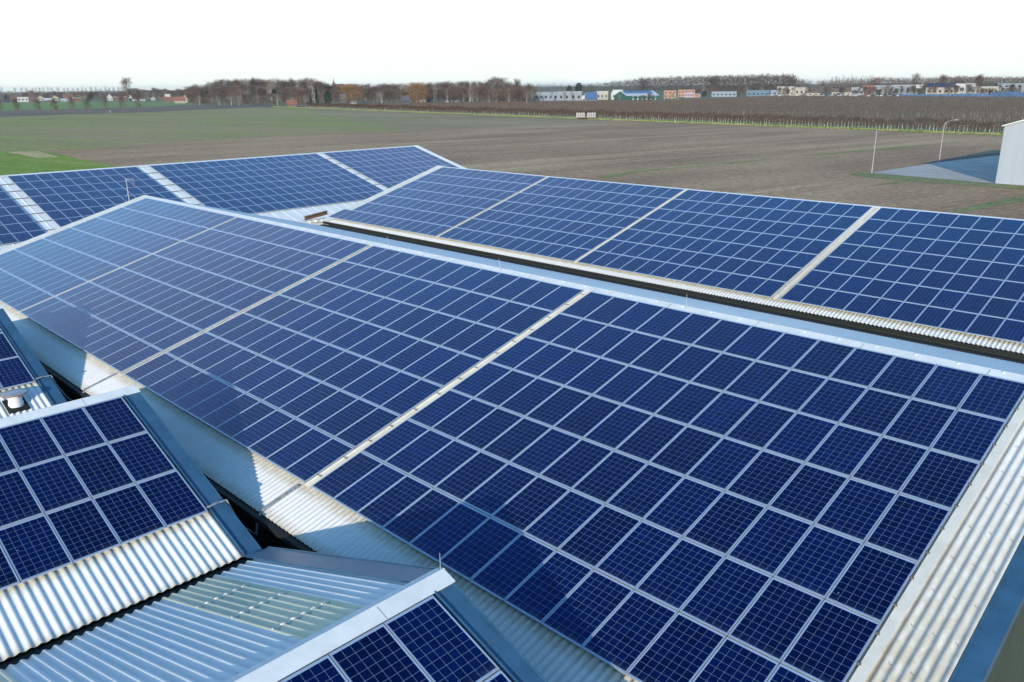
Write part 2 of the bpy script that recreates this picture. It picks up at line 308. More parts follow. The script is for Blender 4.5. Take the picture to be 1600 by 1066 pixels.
# --- crossing barn at the far left: ridge along y
barn3 = empty('barn', (0, 0, 0), 'crossing barn at the far left, wide white strips between its solar blocks', 'barn', 'farm buildings under solar panels')
pa = SC.p(0, -.4, -.1); SCb = Slope(pa, -math.pi/2, SC.a)
corrugated('roof', SC, -22, 42.0, -.4, 15.9, M['sheet_clean'], barn3, amp=.012, lam=1.01, nv=4, k=25, trap=True)
corrugated('roof', SCb, -42.0, 22, 0, 15.9, M['sheet_clean'], barn3, h=0, amp=.018, lam=.505, nv=2, k=25, trap=True)
wz = pa[2]-15.2*math.tan(SC.a)-.12
shell('wall', barn3, 1, SC.p(-21.9, 0)[1], SC.p(41.8, 0)[1], pa[0], 15.2, 15.2, wz, wz, pa[2]-.12, M['green_wall'])
mb = MB(); slab(mb, SC, -22, 42.1, -.42, -.02, -.075, -.05); slab(mb, SCb, -42.1, 22, -.02, .35, .03, .05); mb.build('ridge_cap', M['cap'], barn3)
mb = MB(); slab(mb, SC, 41.55, 42.1, -.4, 15.9, -.06, -.03); slab(mb, SC, 42.101, 42.13, -.4, 15.9, -.35, -.03); mb.build('verge_trim', M['white'], barn3)
mb = MB()
for v in (1.72, 3.38, 5.0, 6.6, 8.3, 9.9, 11.6):
    for u0, u1 in ((-1.15, 0), (10.12, 11.25), (28.42, 29.22)):
        mb = MB(); mb.obox(SC.p((u0+u1)/2, v, -.055), (SC.U, SC.D, SC.N), ((u1-u0)/2, .02, .02)); mb.build('mounting_rail', M['clip'], barn3)
# --- small gabled sheds with ridges running to the front barn
def shed(sl, label, left=True, yend=-27.0, sky=False):
    b = empty('gabled_shed', (0, 0, 0), label, 'shed', 'small gabled sheds beside the front barn')
    u1 = yend-sl.o[1]; ap = sl.p(0, -.33, -.10); sb = Slope((ap[0], sl.o[1]+.05, ap[2]), -math.pi/2, AS)
    corrugated('roof', sl, u1, .07, -.33, 6.60, M['sheet_clean'], b, amp=.020, lam=.19, grime=[(-.33, 0), (4.9, 0), (5.0, .9), (5.3, .1), (6.4, .1), (6.6, .7)])
    g = [(0, 0), (6.1, 0), (6.42, .5)]
    if sky:
        for k, (a, c) in enumerate(((0, .98), (.98, 2.12), (2.12, 5.05), (5.05, 6.19), (6.19, -u1+.05))):
            s_ = k in (1, 3)
            corrugated('skylight' if s_ else 'roof', sb, a, c, .0, 6.42, M['skylight' if s_ else 'sheet_clean'], b, h=.008 if s_ else 0, amp=.026, lam=.19, grime=g)
        for a, c in ((1.0, 2.1), (5.07, 6.17)):
            for v in (1.35, 2.95, 4.55):
                mb = MB(); mb.tube([sb.p(a+(c-a)*i/40, v+.02*math.sin(i*1.7), .012+.026*math.cos(2*math.pi*(a+(c-a)*i/40)/.19)) for i in range(41)], [.010+.007*abs(math.sin(i*.9)) for i in range(41)], 5); mb.build('fixing_strip', M['cap_cream'], b)
    else: corrugated('roof', sb, 0, -u1+.05, 0, 6.42, M['sheet_clean'], b, h=0, amp=.026, lam=.19, grime=g)
    zE = ap[2]-6.1*math.tan(AS)-.14
    shell('wall', b, 1, yend+.1, sl.o[1]+.42, ap[0], 6.1, 6.1, zE, zE, ap[2]-.14, M['green_wall'])
    mb = MB(); slab(mb, sl, u1, .53, -.35, -.03, -.055, -.03); slab(mb, sb, -.50, -u1, -.02, .16, .045, .065); mb.tube([(ap[0], yend, ap[2]+.05), (ap[0], sl.o[1]+.55, ap[2]+.05)], .022, 6)
    mb.build('ridge_cap', M['cap'], b)
    for i in range(4):
        mb = MB(); uu = -.9-i*2.4; slab(mb, sl, uu, uu+.008, -.31, -.035, -.0295, -.027); mb.build('cap_joint', M['clip'], b)
        mb = MB(); slab(mb, sl, .103, .478, 1.2+i*1.7, 1.208+i*1.7, -.0695, -.067); mb.build('cap_joint', M['clip'], b)
    mb = MB(); slab(mb, sl, .10, .48, -.2, 6.68, -.10, -.07); slab(mb, sl, .075, .10, -.05, 6.62, -.10, -.02); slab(mb, sl, .481, .50, -.25, 6.68, -.45, -.045)
    slab(mb, sb, -.45, .08, .05, 6.7, .03, .05); slab(mb, sb, -.47, -.452, .05, 6.7, -.35, .07)
    mb.build('verge_trim', M['blue_trim'], b)
    mb = MB(); q = sl.p(0, 6.6, -.1); mb.box(q[0]+.03, q[0]+.17, yend, sl.o[1]+.46, q[2]-.24, q[2]-.06); mb.build('gutter', M['dark'], b)
    return b, sb, ap
b4, S4b, ap4 = shed(S4, 'small gabled shed at left with three rows of panels and dark blue verge')
b5, S5b, ap5 = shed(S5, 'small gabled shed at bottom centre with greenish skylight strips in its shaded slope', sky=True)
b3, S3b, ap3 = shed(S3, 'small gabled shed at the left edge with a round silver roof vent')
mb = MB(); mb.box(1.27, 1.36, -27, -13.5, -3.86, -3.80); mb.box(1.30, 1.34, -27, -13.5, -3.9, -3.6); mb.build('valley_gutter', M['dark'], b4)

# ------------------------------------------------------------------ solar panels
def panel_meshes(sx=.014, sy=.027):
    mb = MB(); x, y = PW/2, PL/2
    mb.box(-x, -x+sx, -y, y, 0, .04); mb.box(x-sx, x, -y, y, 0, .04); mb.box(-x+sx, x-sx, -y, -y+sy, 0, .0395); mb.box(-x+sx, x-sx, y-sy, y, 0, .0395)
    fr = mesh('frame', mb.v, mb.f, M['frame'])
    x -= sx; y -= sy; mb = MB(); mb.box(-x, x, -y, y, .028, .036)
    gl = mesh('glass', mb.v, mb.f, M['cells']); uvl = gl.uv_layers.new(name='cells')
    for lp in gl.loops:
        co = gl.vertices[lp.vertex_index].co; uvl.data[lp.index].uv = ((co.x+.468)/.156, (co.y+.780)/.156)
    gl.attributes.new('shade', 'FLOAT', 'POINT')
    return fr, gl
FR, GL = panel_meshes()
FR2, GL2 = panel_meshes(.011, .016)
ORD = ['', 'first', 'second', 'third', 'fourth', 'fifth', 'sixth', 'seventh', 'eighth', 'ninth', 'tenth', 'eleventh', 'twelfth', 'thirteenth', 'fourteenth', 'fifteenth', 'sixteenth', 'seventeenth']
PAN = []                                              # (slope, u centre, v centre, label)
def block(sl, u0, ncol, nrow, where, rp=RP, v0=0., rev=False, skip=None):
    for j in range(ncol):
        for i in range(nrow):
            if skip and skip(i, j): continue
            col = ORD[ncol-j] + ' from right' if rev else ORD[j+1]+' from left'
            PAN.append((sl, u0+CW*(j+.5), v0+rp*(i+.5), 'blue solar panel, %s row from top, %s in %s' % (ORD[i+1], col, where)))
block(SM, 0, 13, 7, 'rightmost block of front roof'); block(SM, -12.42, 12, 7, 'second block of front roof')
block(SM, -24.87, 12, 7, 'third block of front roof'); block(SM, -37.18, 12, 7, 'leftmost block of front roof')
block(SB, 0-.02, 13, 7, 'rightmost block of second roof'); block(SB, -12.62, 12, 7, 'next block of second roof')
block(SB, -24.98, 12, 7, 'next'); block(SB, -37.40, 12, 7, 'far'); PAN.append((SB, -37.40-.5*CW, RP*6.5, 'far'))
block(SC, -1.15-7*CW, 7, 8, 'left', 1.655); block(SC, 0, 10, 8, 'far', 1.655); block(SC, 11.25, 17, 8, 'far', 1.655); block(SC, 29.22, 12, 8, 'far', 1.655)
block(S4, -7*CW, 7, 3, 'left shed array', rev=True); block(S5, -6*CW, 6, 3, 'bottom centre shed array', rev=True); block(S3, -4*CW, 4, 3, 'left edge shed array', rev=True)
def project(P):
    d = np.asarray(P)-CAM; z = d@CF; return 800+F*(d@CR)/z, 533-F*(d@CU)/z, z
def seen_area(sl, u, v):
    q = [project(sl.p(u+a*PW/2, v+b*PL/2)) for a, b in ((-1, -1), (1, -1), (1, 1), (-1, 1))]
    if min(k[2] for k in q) < .3: return 0
    q = [(min(max(k[0], 0), 1600), min(max(k[1], 0), 1066)) for k in q]
    return abs(sum(q[i][0]*q[(i+1) % 4][1]-q[(i+1) % 4][0]*q[i][1] for i in range(4)))/2
keep = [(seen_area(s, u, v), i) for i, (s, u, v, l) in enumerate(PAN)]
keep = sorted([k for k in keep if k[0] > 1], reverse=True)
near = {i for _, i in keep[:300]}; rest = [i for _, i in keep[300:]]
def frame_matrix(sl, u, v, h=-.04):
    p = sl.p(u, v, h); X, Y, Z = sl.U, -sl.D, sl.N
    return Matrix([[X[k], Y[k], Z[k], p[k]] for k in range(3)]+[[0, 0, 0, 1]])
first = None
for i in sorted(near):
    sl, u, v, lab = PAN[i]
    if first is None:
        r = empty('solar_panel', (0, 0, 0)); r.empty_display_size = .2; fo = link('frame', FR, r); go = link('glass', GL, r); first = (r, fo, go)
    else:
        r = first[0].copy(); COL.objects.link(r)
        for ch in first[1:]:
            c_ = ch.copy(); COL.objects.link(c_); c_.parent = r
    r.matrix_world = frame_matrix(sl, u+random.uniform(-.002, .002), v+random.uniform(-.003, .003), -.04+random.uniform(-.002, .002)) @ Matrix.Rotation(random.uniform(-.0022, .0022), 4, 'X') @ Matrix.Rotation(random.uniform(-.003, .003), 4, 'Y')
    tag(r, lab, 'solar panel', 'solar panels on the farm roofs')
# the smaller, more distant panels as one object
fv = np.array([v.co for v in FR2.vertices]); ff = [list(p.vertices) for p in FR2.polygons]; gv = np.array([v.co for v in GL2.vertices]); gf = [list(p.vertices) for p in GL2.polygons]
V, Fc, MI, UVs, SH = [], [], [], [], []
guv = [tuple(d.uv) for d in GL2.uv_layers['cells'].data]
for i in rest:
    sl, u, v, lab = PAN[i]; m4 = np.array(frame_matrix(sl, u, v)@Matrix.Rotation(random.uniform(-.0022, .0022), 4, 'X')@Matrix.Rotation(random.uniform(-.003, .003), 4, 'Y')); n0 = len(V); sh = random.random()
    for src, fs, k in ((fv, ff, 0), (gv, gf, 1)):
        n0 = len(V); W_ = src@m4[:3, :3].T+m4[:3, 3]; V += [tuple(w) for w in W_]; Fc += [tuple(a+n0 for a in f) for f in fs]; MI += [k]*len(fs); SH += [sh]*len(src)
        UVs += guv if k else [(0., 0.)]*sum(len(f) for f in fs)
me = mesh('distant_solar_panels', V, Fc, [M['frame'], M['cells']], mi=MI); uvl = me.uv_layers.new(name='cells'); uvl.data.foreach_set('uv', np.array(UVs, np.float32).ravel())
sa = me.attributes.new('shade', 'FLOAT', 'POINT'); sa.data.foreach_set('value', np.array(SH, np.float32))
tag(link('distant_solar_panels', me), 'smaller distant blue solar panels on the second and far left barn roofs', 'solar panels', kind='stuff')

# ------------------------------------------------------------------ small things on the roofs
def tray(sl, u, w, v0, v1, label, dark=False):
    b = empty('cable_tray', tuple(sl.p(u, v1, -.07)), label, 'cable tray', 'cable trays between the panel blocks'); o = np.array(b.location)
    mb = MB(); slab(mb, sl, u-w/2, u+w/2, v0, v1, -.062, -.050); slab(mb, sl, u-w/2-.006, u-w/2, v0, v1, -.062, -.005); slab(mb, sl, u+w/2, u+w/2+.006, v0, v1, -.062, -.005)
    t = mb.build('channel', M['cap_cream'], b, origin=None); t.location = -Vector(o)
    mb = MB()
    if dark: slab(mb, sl, u-w/4, u+w/4, v0+.1, v1-.05, -.049, -.012)
    else: slab(mb, sl, u-w/8, u+w/8, v0+.1, v1-.05, -.049, -.030)
    t = mb.build('cable', M['cable'] if dark else M['cap_cream'], b); t.location = -Vector(o)
    n = int((v1-v0)/.84) if sl is SM else 0
    for k in range(n):
        mb = MB(); mb.obox(sl.p(u, v0+.4+k*.84+random.uniform(-.1, .1), .0), (sl.U, sl.D, sl.N), (w/2+.004, .008, .008)); t = mb.build('clamp', M['clip'] if not dark else M['cap_cream'], b); t.location = -Vector(o)
tray(SM, -.15, .16, -.05, 11.75, 'pale cable tray with dark clamps between right and second blocks, front roof')
tray(SM, -12.58, .16, -.05, 11.8, 'dark filled cable tray between second and third blocks, front roof', dark=True)
tray(SM, -24.96, .08, -.05, 11.75, 'thin cable tray between the third and leftmost blocks, front roof', dark=True)
tray(SB, -.26, .13, -.05, 11.75, 'pale cable tray left of the rightmost block, second roof')
tray(SB, -12.72, .12, -.05, 11.75, 'pale cable tray crossing the middle of the second roof')
tray(SB, -25.07, .12, -.05, 11.75, 'pale cable tray near the left end of the second roof')
b = MB()
slab(b, SM, 13.17, 13.36, -.02, 11.8, -.055, -.03); edge = b.build('edge_rail', M['cap_cream']); tag(edge, 'cream edge strip with clips standing for clamps and shadows beside right end panels, front roof', 'edge rail')
for k in range(16):
    m_ = MB(); m_.obox(SM.p(13.165, .35+k*.75, -.018), (SM.U, SM.D, SM.N), (.028, .02, .018)); m_.build('clamp', M['clip'], edge)  # dark clips stand in for the panel clamps and the shadows they cast
def cables(pts_list, label, n=3, r=.017, mname='cable'):
    mb = MB()
    for pts in pts_list:
        for k in range(n):
            P = [np.array(p, float)+np.array([random.uniform(-.05, .05), random.uniform(-.05, .05), random.uniform(0, .03)]) for p in pts]
            Q = []
            for a, c_ in zip(P[:-1], P[1:]):
                for t in (0, .33, .66): Q.append(a*(1-t)+c_*t+np.array([0, 0, -.02*math.sin(math.pi*t)]))
            Q.append(P[-1]); mb.tube(Q, r, 6)
    return tag(mb.build('cable_bundle', M[mname], smooth=True), label, 'cables', 'cable bundles crossing to the sheds')
def drop(u, sl, v, label, u4=.1):
    e = SM.p(u, 13.05, -.06); f = sl.p(.52, v, -.02); g = sl.p(.03, v+.04, .0)
    cond = MB(); slab(cond, SM, u-.045, u+.045, 11.85, 13.0, -.072, -.035)
    mb = cond
    for k in range(4):
        o = random.uniform(-.07, .07); P = [e+[o, .05, 0], e+[o*1.2, -.08, -.15], e+[o, -.15, -.55], (e+f)/2+[o-.1, -.05, -.55], f+[o+.1, .1, -.35], f+[o*.5, .02, 0], (f+g)/2+[o*.6, 0, .03], g+[o*.5, 0, .01]]
        Q = []
        for a, c_ in zip(P[:-1], P[1:]):
            for t in (0, .5): Q.append(a*(1-t)+c_*t)
        Q.append(P[-1]); mb.tube(Q, .019, 6)
    tag(mb.build('cable_bundle', M['cable']), label, 'cables', 'cable bundles crossing to the sheds')
drop(-.42, S4, 4.85, 'grey cable bundle crossing the dark gap to the left shed')
drop(-12.95, S3, 4.85, 'grey cable bundle crossing the dark gap to the shed at left edge')
def rod(p, h, label, lean=(0, 0)):
    mb = MB(); p = np.array(p); mb.tube([p, p+[lean[0], lean[1], h]], [.008, .005], 6); mb.tube([p-[0, 0, .02], p+[0, 0, .03]], .03, 8)
    tag(mb.build('lightning_rod', M['steel'], origin=tuple(p)), label, 'lightning rod', 'thin lightning rods')
rod(SM.p(3.64, VA+.1, -.03), .45, 'thin upright rod on the ridge above the rightmost block')
rod(SM.p(-4.6, VA+.1, -.03), .42, 'thin leaning rod on the ridge above the second block', (-.12, 0))
rod(SM.p(-11.6, VA+.1, -.03), .45, 'thin leaning rod on the ridge near the second cable tray', (-.12, 0))
rod((ap4[0]+.05, S4.o[1]+.5, ap4[2]+.02), .32, 'thin rod at the gable tip of the left shed')
rod((ap5[0]-.02, S5.o[1]+.48, ap5[2]+.02), .36, 'thin rod at the gable tip of the bottom centre shed')
# antenna mast on the left verge
P = SM.p(-38.36, .71, -.05); an = empty('antenna_mast', tuple(P), 'hooked antenna mast standing on the left gable edge of the front roof', 'antenna')
mb = MB(); mb.tube([(0, 0, -.5), (-.02, 0, 1.45)], .028, 8); mb.build('pole', M['steel'], an)
mb = MB(); mb.tube([(-.02, 0, 1.40), (.36, .32, 1.42)], .02, 6); mb.build('arm', M['steel'], an)
mb = MB(); mb.tube([(.36, .32, 1.44), (.36, .32, .92)], .03, 6); mb.tube([(.30, .27, .96), (.42, .37, .96)], .015, 6); mb.build('aerial', M['rust'], an)
mb = MB(); mb.tube([(0, 0, .55), (-.22, -.1, .2)], .012, 6); mb.build('stay', M['steel'], an)
# roof vent
base = S3.p(-.90, 5.95, -.10); v0 = empty('roof_vent', tuple(base), 'round silver roof vent with a wide rusty rimmed cap on the left edge shed', 'vent'); v0.scale = (.88, .88, .88)
mb = MB(); mb.obox((0, 0, .02), (S3.U, S3.D, S3.N), (.36, .42, .035)); mb.build('base_plate', M['dark'], v0)
mb = MB(); mb.lathe((0, 0, .0), [(.26, 0), (.26, .14), (.24, .15), (.24, .34), (.27, .35), (.27, .37), (.22, .38), (.22, .46)], 28); mb.build('shaft', M['cap'], v0, smooth=False)
mb = MB(); mb.lathe((0, 0, .46), [(.20, 0), (.44, .03), (.46, .045), (.455, .065), (.40, .085), (.18, .12), (.02, .125)], 36)
cp = mb.build('cap', M['steel'], v0, smooth=True); mb = MB(); mb.lathe((0, 0, .485), [(.455, 0), (.475, .01), (.475, .03), (.455, .045)], 36); mb.build('rim', M['rust_red'], cp)
for k in range(3):
    a = k*2.1+.5; mb = MB(); mb.obox((.23*math.cos(a), .23*math.sin(a), .42), ((math.cos(a), math.sin(a), 0), (-math.sin(a), math.cos(a), 0), (0, 0, 1)), (.015, .03, .07)); mb.build('bracket', M['dark'], v0)
# rusty beam on the corner between the barns
beam = MB(); P0, P1 = np.array([-39.6, 12.9, -3.25]), np.array([-40.3, 15.5, -3.12]); d = (P1-P0)/np.linalg.norm(P1-P0); s_ = np.cross(d, [0, 0, 1]); u_ = np.cross(s_, d)
beam.obox((P0+P1)/2, (d, s_, u_), (1.32, .15, .012)); beam.obox((P0+P1)/2+u_*.13, (d, s_, u_), (1.32, .012, .118)); beam.obox((P0+P1)/2+u_*.26, (d, s_, u_), (1.32, .15, .012))
tag(beam.build('steel_beam', M['rust']), 'short rusty brown beam lying in the corner between the barns', 'beam')
blk = MB(); blk.box(-40.9, -38.7, 13.2, 16.6, -4.3, -3.50); 
for k in range(5): blk.obox((-39.4-random.random()*.5, 13.6+k*.5, -3.44), ((1, .3, 0), (-.3, 1, 0), (0, 0, 1)), (.16, .2, .06+.03*random.random()))
tag(blk.build('parapet', M['cap_cream']), 'pale broken parapet block under the rusty beam between barns', 'parapet')

# ------------------------------------------------------------------ ground and fields
def field_mat(name, c1, c2, c3, dirv, sc=.05, fine=1.5, streak=18):
    """c1/c2 broad patches, c3 streaks running along dirv"""
    m = bpy.data.materials.new(name); m.use_nodes = True; n, l = m.node_tree.nodes, m.node_tree.links; b = n['Principled BSDF']; b.inputs['Roughness'].default_value = .9; b.inputs['Specular IOR Level'].default_value = .15
    tc = n.new('ShaderNodeTexCoord'); ang = math.atan2(dirv[1], dirv[0])
    def noise(scale, sx, sy, det=8, ro=.6):
        mp = n.new('ShaderNodeMapping'); mp.vector_type = 'TEXTURE'; mp.inputs['Rotation'].default_value = (0, 0, ang); mp.inputs['Scale'].default_value = (sx, sy, 1); l.new(tc.outputs['Object'], mp.inputs[0])
        z = n.new('ShaderNodeTexNoise'); z.inputs['Scale'].default_value = scale; z.inputs['Detail'].default_value = det; z.inputs['Roughness'].default_value = ro; l.new(mp.outputs[0], z.inputs['Vector']); return z.outputs['Fac']
    a = n.new('ShaderNodeMixRGB'); l.new(mrange(n, l, noise(sc, 3, 1), .35, .66), a.inputs[0]); a.inputs[1].default_value = (*c1, 1); a.inputs[2].default_value = (*c2, 1)
    s_ = n.new('ShaderNodeMixRGB'); l.new(mrange(n, l, noise(.16, streak, 1.2, 6), .52, .70, 0, .8), s_.inputs[0]); l.new(a.outputs[0], s_.inputs[1]); s_.inputs[2].default_value = (*c3, 1)
    f_ = n.new('ShaderNodeMixRGB'); f_.blend_type = 'MULTIPLY'; f_.inputs[0].default_value = 1; l.new(s_.outputs[0], f_.inputs[1])
    g = mrange(n, l, noise(fine, 1.6, 1, 8, .85), .3, .7, .35, 1.6, False); cb = n.new('ShaderNodeCombineXYZ'); [l.new(g, cb.inputs[k]) for k in range(3)]; l.new(cb.outputs[0], f_.inputs[2])
    l.new(f_.outputs[0], b.inputs['Base Color'])
    bp = n.new('ShaderNodeBump'); bp.inputs['Strength'].default_value = .6; bp.inputs['Distance'].default_value = .25; l.new(noise(fine*.7, 2.5, 1, 5, .8), bp.inputs['Height']); l.new(bp.outputs[0], b.inputs['Normal'])
    return m
a_, b_ = np.array(gp(960, 272)), np.array(gp(1400, 232)); FDIR = (b_-a_)/np.linalg.norm(b_-a_)
a_, b_ = np.array(gp(100, 195)), np.array(gp(400, 203)); CDIR = (b_-a_)/np.linalg.norm(b_-a_)
M['countryside'] = field_mat('distant farmland', (.15, .13, .09), (.13, .16, .07), (.19, .18, .12), (1, .2), .006, .2, 10)
M['plough'] = field_mat('brown stubble soil', (.275, .175, .105), (.39, .262, .155), (.49, .38, .21), FDIR, .05, 1.3, 30)
M['crop'] = field_mat('thin winter crop', (.23, .225, .080), (.32, .245, .135), (.26, .34, .06), CDIR, .02, 1.2, 26)
M['dark_plough'] = field_mat('dark ploughed soil', (.15, .11, .09), (.18, .135, .11), (.2, .15, .12), CDIR, .02, .9)
M['meadow'] = field_mat('green meadow', (.14, .21, .06), (.18, .25, .07), (.2, .26, .1), CDIR, .03, .5)
M['lawn'] = field_mat('bright green grass', (.16, .245, .03), (.22, .29, .045), (.28, .28, .08), CDIR, .06, 1.0)
M['verge'] = field_mat('rough grass', (.17, .22, .06), (.26, .25, .10), (.36, .30, .16), FDIR, .1, 1.5, 6)
M['strip'] = field_mat('short muted grass', (.17, .195, .075), (.23, .23, .10), (.28, .24, .13), FDIR, .1, 1.5, 6)
M['straw'] = field_mat('bare straw coloured patch', (.40, .30, .15), (.48, .36, .19), (.28, .28, .1), CDIR, .1, 1.5, 8)
M['concrete'] = mat('pale concrete yard', (.36, .34, .31), .8, var=.14, vs=.25, bump=.1, bs=3)
def sheet(name, pts, m, lvl, px=True):
    P = [gp(*p) if px else p for p in pts]
    return tag(link(name, mesh(name, [(x, y, G+.004*lvl) for x, y in P], [tuple(range(len(P)))], m)), kind='structure')
R_ = 14000
sheet('ground', [(-R_, -R_), (R_, -R_), (R_, R_), (-R_, R_)], M['countryside'], 0, px=False)
g = gp
far_l = g(490, 170.5)
sheet('ploughed_field', [(-60, -80), (120, -80), (160, 120), g(1900, 226), g(1565, 211), g(1200, 193), g(860, 183.5), g(650, 175), g(500, 169), g(60, 220), g(-120, 250), (-180, -60)], M['plough'], 1, px=False)
sheet('crop_field', [(-260, 183), (0, 183), (110, 179), (217, 176), (400, 168), (500, 169), (650, 176), (860, 184.5), (960, 189), (800, 198), (650, 203), (490, 210), (330, 219), (140, 232.5), (60, 237), (0, 238), (-260, 246)], M['crop'], 2)
M['crop_thin'] = field_mat('bare soil with sparse crop', (.25, .195, .105), (.33, .245, .145), (.22, .27, .08), CDIR, .02, 1.2, 26)
sheet('sparse_crop_field', [(640, 203.6), (560, 190), (500, 178), (480, 169.6), (500, 169.4), (650, 176.4), (860, 184.8), (960, 189.2), (800, 197.8)], M['crop_thin'], 2.6)
sheet('dark_field', [(-260, 174), (0, 173), (200, 168), (300, 164.5), (480, 165.5), (500, 169), (400, 168), (217, 176), (110, 179), (0, 183), (-260, 183)], M['dark_plough'], 3)
sheet('meadow', [(-260, 161), (0, 160), (150, 159), (290, 159.5), (310, 163), (200, 168), (0, 173), (-260, 174)], M['meadow'], 4)
sheet('lawn', [g(-260, 246), g(0, 237.5), g(60, 236.5), g(90, 240), g(120, 248), g(200, 262), g(260, 276), (-75, 40), (-75, -80), (-190, -80)], M['lawn'], 5, px=False)
sheet('bare_patch', [(10, 237.5), (60, 236.5), (92, 245.5), (58, 247)], M['straw'], 6)
sheet('bare_patch', [(208, 225.4), (230, 223.8), (238, 224.6), (212, 226)], M['straw'], 6); sheet('bare_patch', [(56, 234), (92, 232.4), (90, 233.4), (60, 235)], M['straw'], 6)
sheet('grass_verge', [(430, 167.5), (500, 168), (650, 174), (860, 181.5), (1200, 191), (1565, 208), (1800, 219), (1800, 225), (1565, 213.5), (1200, 196), (860, 185), (650, 176.8), (500, 169.8), (430, 168.6)], M['verge'], 7)
sheet('grass_verge', [(1328, 272), (1345, 270), (1361, 271), (1460, 279.5), (1556, 288), (1640, 295), (1640, 300), (1540, 292), (1440, 285), (1370, 279), (1340, 276)], M['strip'], 8)
sheet('grass_verge', [(1488, 330), (1540, 317), (1640, 299), (1640, 308), (1560, 322), (1500, 333)], M['strip'], 8)
sheet('grass_verge', [(1362, 290), (1400, 284), (1420, 283.5), (1400, 288)], M['strip'], 9)
sheet('grass_strip', [(930, 277.5), (1000, 266), (1090, 258), (1200, 248.5), (1200, 250.5), (1090, 261), (1000, 269), (940, 278.8)], M['verge'], 8)
sheet('grass_strip', [(1250, 243), (1380, 232), (1500, 222), (1500, 223), (1380, 234), (1260, 244)], M['verge'], 8)
sheet('concrete_yard', [g(1361, 270.5), g(1556, 287.5), (60, 108), (60, 190), g(1560, 243), g(1467, 254)], M['concrete'], 10, px=False)
sheet('soil_bank', [g(1430, 258), g(1467, 253.8), g(1560, 242.6), (60, 191), (60, 200), g(1560, 239), g(1467, 250)], M['dark_plough'], 11, px=False)

# ------------------------------------------------------------------ white shed and lamp posts at the right
ws = empty('storage_shed', (-17.5, 116, G), 'tall pale grey shed cut by the right frame edge beside the concrete yard', 'shed')
zs = 8.27
prof = [(0, 0), (0, zs), (11, zs+3.6), (22, zs), (22, 0)]
V = [(q, y, z) for y in (0, 40) for q, z in prof]
V = [(x, y, z) for x, y, z in V]
link('wall', mesh('wall', V, [(0, 1, 2, 3, 4), (9, 8, 7, 6, 5)]+[(i, i+5, (i+1) % 5+5, (i+1) % 5) for i in range(5)], mat('pale grey wall cladding', (.30, .33, .37), .5, var=.04, vs=.3, stretch=(4, 4, .2))), ws)
for s0, s1 in (((-.3, zs-.06), (11, zs+3.64)), ((22.3, zs-.06), (11, zs+3.64))):
    mb = MB(); (x0, z0), (x1, z1) = s0, s1
    mb.hexa([(x0, -.4, z0), (x1, -.4, z1), (x1, 40.4, z1), (x0, 40.4, z0), (x0, -.4, z0+.15), (x1, -.4, z1+.15), (x1, 40.4, z1+.15), (x0, 40.4, z0+.15)]); mb.build('roof', M['cap'], ws)
for xs in (5.5, 14.5):
    mb = MB(); mb.box(xs, xs+3.6, -.06, -.003, .02, 4.2); d_ = mb.build('door', M['cap'], ws)
def lamp(x, y, h, lab, arm):
    b = empty('street_lamp', (x, y, G), lab, 'street lamp', 'lamp posts by the concrete yard')
    mb = MB(); mb.tube([(0, 0, 0), (0, 0, h)], [.075, .04], 10); mb.tube([(0, 0, 0), (0, 0, .9)], .09, 10); mb.build('pole', M['steel'], b)
    if arm:
        a = np.array([CR[0], CR[1], 0]); a /= np.linalg.norm(a); mb = MB(); mb.tube([np.array([0, 0, h-.05]), a*.35+np.array([0, 0, h+.45]), a*1.0+np.array([0, 0, h+.7]), a*1.7+np.array([0, 0, h+.8])], .03, 8); mb.build('arm', M['steel'], b)
        mb = MB(); mb.obox(a*2.0+np.array([0, 0, h+.83]), (a, (-a[1], a[0], 0), (0, 0, 1)), (.38, .14, .06)); mb.build('lamp_head', M['steel'], b)
    else:
        mb = MB(); mb.obox((0, .1, h+.05), ((1, 0, 0), (0, 1, 0), (0, 0, 1)), (.1, .3, .05)); mb.build('lamp_head', M['steel'], b)
lamp(*gp(1362, 270.6), 7.0, 'straight lamp post at the near corner of the concrete yard', False)
lamp(*gp(1467, 254), 6.9, 'lamp post with curved arm at the far edge of the concrete yard', True)

# ------------------------------------------------------------------ trees
def twig_mat(name, col, var=.25):
    m = bpy.data.materials.new(name); m.use_nodes = True; n, l = m.node_tree.nodes, m.node_tree.links; b = n['Principled BSDF']; b.inputs['Roughness'].default_value = .85; b.inputs['Specular IOR Level'].default_value = .1
    oi = n.new('ShaderNodeObjectInfo'); tc = n.new('ShaderNodeTexCoord'); nz = n.new('ShaderNodeTexNoise'); nz.inputs['Scale'].default_value = .35; nz.inputs['Detail'].default_value = 4; l.new(tc.outputs['Object'], nz.inputs['Vector'])
    f = math_(n, l, 'ADD', math_(n, l, 'MULTIPLY', oi.outputs['Random'], .6), math_(n, l, 'MULTIPLY', nz.outputs['Fac'], .8))
    mi = n.new('ShaderNodeMixRGB'); l.new(mrange(n, l, f, .2, 1.1, 0, 1, False), mi.inputs[0]); mi.inputs[1].default_value = (*[c*(1-var) for c in col], 1); mi.inputs[2].default_value = (col[0]*(1+var*1.4), col[1]*(1+var), col[2]*(1+var*.6), 1); l.new(mi.outputs[0], b.inputs['Base Color']); return m
M['twigs'] = twig_mat('bare brown twigs', (.078, .062, .056), .45)
M['twigs_red'] = twig_mat('reddish twigs', (.095, .062, .052), .3)
M['twigs_pale'] = twig_mat('pale grey twigs', (.14, .125, .11), .25)
M['willow'] = twig_mat('orange willow twigs', (.19, .115, .05), .25)
M['needles'] = twig_mat('dark evergreen needles', (.018, .040, .022), .4)
M['bark'] = mat('grey bark', (.16, .14, .12), .9, var=.3, vs=2)
